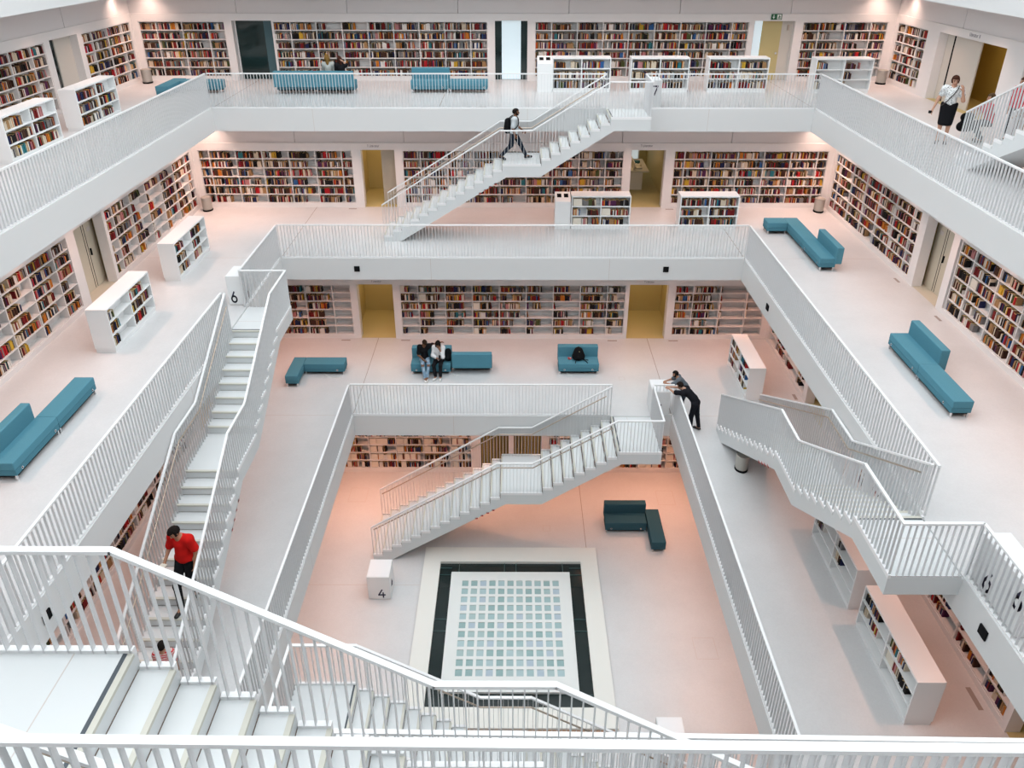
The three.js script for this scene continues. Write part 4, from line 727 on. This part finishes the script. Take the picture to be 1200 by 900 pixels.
  // clothes, grown from the same bones
  const sleeve = look.sleeve ?? 0.6, slB = []; for (const s of ['L', 'R']) { const a = V3(J['sh' + s]), e = V3(J['el' + s]), w = V3(J['wr' + s]); if (sleeve <= 1) { const m = a.clone().lerp(e, sleeve); slB.push([...a.toArray(), ...m.toArray(), 0.058, 0.060]); } else { slB.push([...a.toArray(), ...e.toArray(), 0.058, 0.050]); const m = e.clone().lerp(w, sleeve - 1); slB.push([...e.toArray(), ...m.toArray(), 0.050, 0.042]); } }
  const hem = look.hem ?? 0.02, pv = V3(J.pelvis), bd = V3(J.belly).sub(pv).normalize();
  const topB = [...torso, ...slB]; const topG = grow(topB, 0.045, 0.018, 0.014, (x, y, z) => Math.max(-9, Math.min(-((x - pv.x) * bd.x + (y - pv.y) * bd.y + (z - pv.z) * bd.z) - hem, 0.2 - Math.hypot(x - pv.x, y - pv.y, z - pv.z) < 0 ? -1 : 1)));
  if (look.topPaint) part('shirt', bake(paint(topG, look.topPaint)), vcol, t); else part('shirt', bake(topG), matte(lin(...look.top)), t);
  if (look.skirt) { const pk = [...J.pelvis]; const B = [[pk[0] - 0.062, pk[1] + 0.06, pk[2], pk[0] - 0.045, pk[1] - 0.40, pk[2] + 0.01, 0.134, 0.124], [pk[0] + 0.062, pk[1] + 0.06, pk[2], pk[0] + 0.045, pk[1] - 0.40, pk[2] + 0.01, 0.134, 0.124]]; part('skirt', bake(grow(B, 0.06, 0.0, 0.015, (x, y, z) => Math.max(y - (pk[1] + 0.10), (pk[1] - 0.47) - y))), matte(lin(...look.skirt)), t); }
  else { const len = look.legLen ?? 0.93, B = [b('hipL', 'hipR', 0.102, 0.102), b('pelvis', 'belly', 0.112, 0.100)]; for (const s of ['L', 'R']) { const k = V3(J['kn' + s]), a = V3(J['an' + s]), m = k.clone().lerp(a, len); B.push([...J['hip' + s], ...J['kn' + s], 0.090, 0.064], [...k.toArray(), ...m.toArray(), 0.062, 0.050]); } const g = grow(B, 0.03, 0.008, 0.014); if (look.legPaint) part('trousers', bake(paint(g, (x, y, z) => look.legPaint(x, y, z, J))), vcol, t); else part('trousers', bake(g), matte(lin(...look.legs)), t); }
  const shoe = mat(lin(...look.shoes), 0.5); for (const s of ['L', 'R']) { const a = J['an' + s], c = J['to' + s]; part('shoe', bake(grow([[a[0], a[1] - 0.03, a[2], c[0], c[1], c[2], 0.046, 0.036], [a[0], a[1] - 0.045, a[2] - 0.03, a[0], a[1] - 0.03, a[2], 0.036, 0.042]], 0.02, 0.004, 0.0115, (x, y, z) => Math.min(a[1], c[1] + 0.055) - 0.085 - y < 0 ? -1 : (Math.min(a[1], c[1] + 0.055) - 0.085 - y))), shoe, t); }
  return t;
}
const darkSkin = [0.20, 0.095, 0.055], midSkin = [0.42, 0.22, 0.14], fairSkin = [0.52, 0.30, 0.21], hairBlack = [0.012, 0.009, 0.008];
const held = (name, label, category, geos, m, pos, turn = 0, scale = 1, wd = 1) => { const g = merge(geos); g.scale(1.0, 1, 1.08); g.rotateY(turn); g.scale(scale * 0.92 * wd, scale, scale * wd); return solo(name, label, category, g, m, pos); };
// 1 walking man with backpack on the stair landing
{
  const pos = [0.02, LV[6] + HLAND, -11.62], J = stand(); Object.assign(J, { face: [0, 0.0, 1], chest: [0, 1.27, 0.03], neck: [0, 1.44, 0.05], head: [0, 1.585, 0.075], shL: [0.16, 1.39, 0.03], shR: [-0.16, 1.39, 0.03], knL: [0.09, 0.54, 0.20], anL: [0.09, 0.115, 0.40], toL: [0.10, 0.085, 0.56], knR: [-0.09, 0.51, -0.08], anR: [-0.09, 0.15, -0.40], toR: [-0.10, 0.045, -0.27], elR: [-0.215, 1.12, -0.02], wrR: [-0.20, 0.88, 0.05], elL: [0.21, 1.13, 0.09], wrL: [0.20, 0.96, 0.27] });
  person('man in grey shirt and dark jeans walking across the stair landing', pos, HP, 0.955, J, { w: 1.1, skin: darkSkin, hair: hairBlack, beard: true, top: [0.50, 0.54, 0.56], sleeve: 0.85, legs: [0.016, 0.022, 0.035], shoes: [0.01, 0.01, 0.012], hem: 0.06 });
  const g = grow([[0, 1.02, -0.185, 0, 1.30, -0.17, 0.125, 0.105], [0.06, 1.0, -0.19, 0.06, 1.28, -0.18, 0.09, 0.08], [-0.06, 1.0, -0.19, -0.06, 1.28, -0.18, 0.09, 0.08]], 0.05, 0, 0.018); g.scale(1, 1, 1.08); g.rotateY(HP); g.scale(0.955 * 0.92 * 1.1, 0.955, 0.955 * 1.1);
  const t = thing('backpack', 'black backpack worn by the man walking on the stair', 'backpack', pos); part('bag', g, M.black, t);
  for (const s of [-1, 1]) { const st = new THREE.TubeGeometry(new THREE.CatmullRomCurve3([[s * 0.10, 1.36, -0.16], [s * 0.115, 1.475, 0.01], [s * 0.115, 1.38, 0.135], [s * 0.12, 1.2, 0.145], [s * 0.15, 1.06, 0.03], [s * 0.11, 1.0, -0.12]].map(V3)), 24, 0.016, 6); st.scale(1, 1, 1.08); st.rotateY(HP); st.scale(0.955 * 0.92 * 1.1, 0.955, 0.955 * 1.1); part('strap', st, M.black, t); }
}
// 2 woman with camera on the kiosk 7 gallery
{
  const pos = [11.88, LV[7], -7.55], a = -0.45, J = stand(); Object.assign(J, { face: [0.15, -0.2, 1], elR: [-0.27, 1.12, -0.03], wrR: [-0.34, 0.88, 0.06], elL: [0.27, 1.13, 0.06], wrL: [0.215, 1.37, 0.13], handL: [0.19, 1.47, 0.14], palmL: [-0.6, 0, -0.6] });
  person('woman in patterned white top and black skirt holding a camera', pos, a, 1.04, J, { w: 1.14, skin: fairSkin, hair: [0.055, 0.022, 0.014], hairStyle: 'bun', sleeve: 0.5, skirt: [0.010, 0.010, 0.012], shoes: [0.02, 0.02, 0.02], hem: -0.06, topPaint: (x, y, z) => (Math.sin(x * 95 + 3 * Math.sin(y * 60)) * Math.sin(y * 88 + 2 * Math.sin(z * 70)) > 0.55 ? [0.07, 0.07, 0.08] : [0.74, 0.76, 0.76]) });
  held('compact_camera', 'small black camera in the hand of the woman in the patterned top', 'camera', [rbx(-0.045, 0.045, -0.035, 0.035, -0.02, 0.02, 0.008).translate(-0.385, 0.80, 0.11), new THREE.CylinderGeometry(0.022, 0.022, 0.03, 14).rotateX(HP).translate(-0.385, 0.80, 0.14)], M.black, pos, a, 1.04, 1.14);
  held('shoulder_bag_strap', 'dark bag strap across the patterned white top', 'strap', [new THREE.TubeGeometry(new THREE.CatmullRomCurve3([[0.12, 1.475, 0.02], [0.08, 1.38, 0.145], [-0.02, 1.2, 0.175], [-0.13, 1.04, 0.145], [-0.185, 0.96, 0.02]].map(V3)), 24, 0.013, 6)], mat(lin(0.03, 0.018, 0.014), 0.6), pos, a, 1.04, 1.14);
}
const sitJ = (o = {}) => Object.assign(stand(), { pelvis: [0, 0.52, 0], belly: [0, 0.66, -0.01], chest: [0, 0.85, 0], neck: [0, 1.02, 0.03], head: [0, 1.165, 0.07], shL: [0.165, 0.965, 0.01], shR: [-0.165, 0.965, 0.01], hipL: [0.09, 0.50, 0.0], hipR: [-0.09, 0.50, 0.0], knL: [0.10, 0.49, 0.43], knR: [-0.10, 0.49, 0.43], anL: [0.10, 0.09, 0.47], anR: [-0.10, 0.09, 0.47], toL: [0.11, 0.035, 0.62], toR: [-0.11, 0.035, 0.62], elL: [0.22, 0.71, 0.08], elR: [-0.22, 0.71, 0.08], wrL: [0.12, 0.58, 0.28], wrR: [-0.12, 0.58, 0.28] }, o);
// 3 person in red stooping beside the stair of the kiosk 7 gallery
person('person in red shirt stooping behind the stair railing near the lift lobby', [13.10, LV[7], -7.7], -HP - 0.2, 0.96, sitJ({ pelvis: [0, 0.58, -0.08], belly: [0, 0.72, -0.04], chest: [0, 0.92, 0.02], neck: [0, 1.09, 0.05], head: [0, 1.235, 0.05], shL: [0.165, 1.03, 0.05], shR: [-0.165, 1.03, 0.05], hipL: [0.09, 0.56, -0.06], hipR: [-0.09, 0.56, -0.06], knL: [0.13, 0.52, 0.32], knR: [-0.13, 0.50, 0.30], anL: [0.11, 0.09, 0.05], anR: [-0.11, 0.09, 0.05], toL: [0.12, 0.035, 0.20], toR: [-0.12, 0.035, 0.20], elL: [0.20, 0.86, 0.28], wrL: [0.17, 0.74, 0.50], elR: [-0.20, 0.86, 0.28], wrR: [-0.15, 0.74, 0.50], face: [0, -0.15, 1] }), { skin: fairSkin, hair: [0.075, 0.05, 0.028], top: [0.45, 0.015, 0.03], sleeve: 0.7, legs: [0.02, 0.022, 0.03], shoes: [0.05, 0.05, 0.05] });
solo('hand_bag', 'black bag in front of the stooping person in red', 'bag', grow([[-0.12, 0.15, 0, 0.12, 0.15, 0, 0.13, 0.13], [-0.1, 0.4, 0, 0.1, 0.4, 0, 0.10, 0.10], [0, 0.15, 0, 0, 0.42, 0, 0.12, 0.10]], 0.08, 0, 0.02), M.black, [12.50, LV[7] + 0.30, -7.60]);
// 4, 5 the couple on the sofa
const jeans = (x, y, z, J) => { for (const k of ['knL', 'knR']) if (Math.abs(x - J[k][0]) < 0.055 && Math.hypot(y - J[k][1] - 0.0, z - J[k][2] - 0.04) < 0.05) return darkSkin; return (Math.sin(x * 40) * Math.sin(y * 31 + z * 22) > 0.35 ? [0.36, 0.47, 0.56] : [0.20, 0.31, 0.42]); };
person('man in black shirt and ripped blue jeans with an arm around the woman', [-2.99, LV[5], -9.10], 0.12, 1.0, sitJ({ face: [0.35, -0.75, 0.6], head: [0.03, 1.15, 0.10], knR: [-0.08, 0.50, 0.40], knL: [0.13, 0.49, 0.40], anR: [-0.02, 0.09, 0.60], anL: [0.06, 0.09, 0.55], toR: [0.0, 0.035, 0.76], toL: [0.04, 0.035, 0.71], elL: [0.36, 0.94, -0.16], wrL: [0.58, 0.98, -0.19], palmL: [0, -1, 0.2], wrR: [-0.03, 0.60, 0.26], shL: [0.17, 0.975, -0.01] }), { skin: darkSkin, hair: [0.03, 0.016, 0.010], beard: true, top: [0.010, 0.010, 0.012], sleeve: 0.75, legPaint: jeans, shoes: [0.80, 0.78, 0.76] });
person('woman in white shirt and black trousers leaning her cheek on her hand', [-2.50, LV[5], -9.08], -0.08, 0.98, sitJ({ face: [-0.1, -0.45, 0.9], head: [0.0, 1.14, 0.10], knL: [0.13, 0.49, 0.42], knR: [-0.13, 0.49, 0.42], anL: [0.12, 0.09, 0.47], anR: [-0.06, 0.09, 0.48], toL: [0.14, 0.035, 0.62], toR: [-0.12, 0.035, 0.63], elL: [0.20, 0.74, 0.24], wrL: [0.10, 0.96, 0.20], handL: [0.07, 1.06, 0.17], palmL: [-0.3, 0, -1], elR: [-0.21, 0.72, 0.12], wrR: [0.0, 0.68, 0.27], handR: [0.1, 0.68, 0.30], palmR: [0, 1, 0] }), { skin: [0.28, 0.14, 0.09], hair: hairBlack, hairStyle: 'long', top: [0.72, 0.72, 0.73], sleeve: 1.6, legs: [0.012, 0.012, 0.014], shoes: [0.78, 0.78, 0.76] });
held('mobile_phone', 'dark phone in the hand of the seated woman in white', 'phone', [rbx(-0.035, 0.035, -0.07, 0.07, -0.006, 0.006, 0.005).rotateX(-0.7).translate(0.06, 0.74, 0.30)], M.black, [-2.50, LV[5], -9.08]);
{ const t = thing('backpack', 'black backpack standing on the sofa beside the seated woman', 'backpack', [-2.19, LV[5] + SEAT, -9.12]); part('bag', grow([[0, 0.13, 0, 0.0, 0.34, -0.08, 0.125, 0.09], [-0.06, 0.13, 0, -0.03, 0.3, -0.06, 0.10, 0.08], [0.05, 0.13, 0, 0.03, 0.3, -0.06, 0.09, 0.07]], 0.05, 0, 0.017), M.black, t); part('strap', new THREE.TubeGeometry(new THREE.CatmullRomCurve3([[0.06, 0.30, 0.02], [0.13, 0.18, 0.12], [0.12, 0.0, 0.25], [0.09, -0.22, 0.265]].map(V3)), 20, 0.014, 6), M.black, t); }
{ const t = thing('backpack', 'black backpack lying on the single teal sofa', 'backpack', [2.25, LV[5] + SEAT, -9.26]); part('bag', grow([[-0.10, 0.13, 0.03, -0.04, 0.32, -0.05, 0.125, 0.10], [0.10, 0.13, 0.03, 0.04, 0.32, -0.05, 0.125, 0.10], [0, 0.13, 0.1, 0, 0.3, 0.0, 0.12, 0.10]], 0.06, 0, 0.017), M.black, t); part('loop', new THREE.TorusGeometry(0.03, 0.008, 6, 12).translate(0, 0.42, -0.06), M.black, t); part('badge', new THREE.SphereGeometry(0.018, 10, 8).translate(0.02, 0.33, 0.10), mat(lin(0.35, 0.30, 0.15), 0.4), t);
  for (const e of [[0.34, 0.03], [-0.12, 0.26], [0.30, 0.24]]) part('strap', new THREE.TubeGeometry(new THREE.CatmullRomCurve3([[e[0] * 0.4, 0.05, 0.08], [e[0] * 0.8, 0.03, 0.1 + e[1] * 0.4], [e[0], 0.016, 0.08 + e[1]]].map(V3)), 12, 0.014, 6), M.black, t);
  const p = thing('red_packet', 'small red packet with a white spot beside the black backpack', 'packet', [1.96, LV[5] + SEAT, -9.26]); part('packet', rbx(-0.06, 0.06, 0, 0.05, -0.05, 0.05, 0.008), M.red, p); part('white_spot', rbx(0.0, 0.045, 0.045, 0.056, -0.01, 0.035, 0.004), M.boxWhite, p); }
// 6, 7 two men leaning on the railing corner
person('man all in black bending over and leaning on the railing', [5.44, LV[5], -5.50], -2.15, 1.0, Object.assign(stand(), { pelvis: [0, 0.93, -0.06], belly: [0, 1.05, 0.02], chest: [0, 1.18, 0.20], neck: [0, 1.26, 0.36], head: [0, 1.33, 0.48], face: [0.1, -0.55, 0.9], shL: [0.165, 1.22, 0.31], shR: [-0.165, 1.22, 0.31], elL: [0.20, 1.16, 0.58], elR: [-0.20, 1.16, 0.56], wrL: [0.07, 1.15, 0.78], wrR: [-0.03, 1.17, 0.80], palmL: [0, -1, 0], palmR: [0, -1, 0], hipL: [0.085, 0.91, -0.06], hipR: [-0.085, 0.91, -0.06], knL: [0.10, 0.50, 0.0], knR: [-0.08, 0.50, -0.12], anL: [0.10, 0.09, -0.02], anR: [-0.08, 0.09, -0.22], toL: [0.11, 0.035, 0.13], toR: [-0.09, 0.035, -0.07] }), { skin: fairSkin, hair: [0.018, 0.012, 0.010], top: [0.013, 0.013, 0.017], sleeve: 0.8, legs: [0.012, 0.013, 0.018], shoes: [0.012, 0.012, 0.014] });
person('bearded man in grey shirt leaning beside kiosk 5', [5.33, LV[5], -6.50], -1.75, 0.90, Object.assign(stand(), { pelvis: [0, 0.93, -0.08], belly: [0, 1.05, 0.0], chest: [0, 1.20, 0.14], neck: [0, 1.33, 0.26], head: [0, 1.45, 0.34], face: [0.2, -0.25, 1], shL: [0.165, 1.29, 0.22], shR: [-0.165, 1.29, 0.22], elL: [0.24, 1.15, 0.44], elR: [-0.20, 1.15, 0.42], wrL: [0.12, 1.13, 0.60], wrR: [-0.06, 1.14, 0.60], palmL: [0, -1, 0], palmR: [0, -1, 0], hipL: [0.085, 0.91, -0.08], hipR: [-0.085, 0.91, -0.08] }), { skin: midSkin, hair: hairBlack, beard: true, top: [0.12, 0.14, 0.16], sleeve: 0.8, legs: [0.03, 0.035, 0.05], shoes: [0.03, 0.03, 0.03] });
// 8 man in red on the long stair, 9 child below him
{
  const pos = [-6.56, LV[5] + 7 * RISE, 2.95], a = -0.25, J = stand(); Object.assign(J, { face: [-0.35, -0.55, 0.8], head: [-0.03, 1.57, 0.07], neck: [0, 1.44, 0.03], elR: [-0.25, 1.13, 0.04], wrR: [-0.22, 0.98, 0.24], palmR: [0, 1, 0.3], elL: [0.235, 1.11, -0.03], wrL: [0.23, 0.87, 0.05], knL: [0.09, 0.52, 0.10], anL: [0.09, 0.10, 0.0], knR: [-0.07, 0.45, 0.26], anR: [-0.07, 0.09 - 0.18, 0.28], toR: [-0.08, 0.035 - 0.18, 0.43] });
  person('man in bright red polo shirt walking down the long stair', pos, a, 1.06, J, { w: 1.14, skin: midSkin, hair: hairBlack, top: [0.55, 0.012, 0.010], sleeve: 0.8, legs: [0.010, 0.010, 0.012], shoes: [0.012, 0.012, 0.012], hem: 0.09 });
  held('folded_leaflet', 'small pale leaflet in the hand of the man in red', 'leaflet', [rbx(-0.06, 0.06, -0.004, 0.004, -0.09, 0.09, 0.003).translate(-0.2, 0.98, 0.36)], M.boxWhite, pos, a, 1.06, 1.14);
}
person('child in red striped shirt climbing near the foot of the long stair', [-6.44, LV[5] + 2 * RISE, 4.82], Math.PI + 0.2, 0.86, stand(), { skin: midSkin, hair: hairBlack, sleeve: 0.7, topPaint: (x, y) => (Math.sin(y * 150) > 0.2 ? [0.62, 0.45, 0.42] : [0.50, 0.015, 0.03]), legs: [0.03, 0.03, 0.05], shoes: [0.3, 0.3, 0.3] });
// 10, 11 two readers on the upper sofa, seen from behind
person('reader with long light brown hair seen from behind on the upper sofa', [-6.62, LV[7], -15.42], Math.PI, 1.0, sitJ({ head: [0.02, 1.16, 0.04] }), { skin: fairSkin, hair: [0.20, 0.115, 0.035], hairStyle: 'long', top: [0.40, 0.42, 0.40], sleeve: 1.6, legs: [0.03, 0.04, 0.07], shoes: [0.2, 0.2, 0.2] });
person('reader with dark red brown hair and black top on the upper sofa', [-6.16, LV[7], -15.42], Math.PI + 0.15, 0.97, sitJ({ head: [0.03, 1.14, 0.06], elR: [-0.24, 0.95, 0.0], wrR: [-0.10, 1.10, -0.05], handR: [-0.02, 1.17, -0.04] }), { skin: fairSkin, hair: [0.05, 0.018, 0.012], hairStyle: 'long', top: [0.013, 0.012, 0.014], sleeve: 0.6, legs: [0.02, 0.02, 0.03], shoes: [0.1, 0.1, 0.1] });
// 12 visitor half out of view behind the stair railing of the kiosk 7 gallery
person('visitor in red top and dark trousers standing close to the wall past the lift lobby', [13.85, LV[7], -7.75], -HP + 0.3, 1.0, stand(), { skin: fairSkin, hair: [0.05, 0.03, 0.02], top: [0.50, 0.02, 0.04], sleeve: 1.5, legs: [0.014, 0.016, 0.024], shoes: [0.02, 0.02, 0.02] });
renderer.render(scene, camera);
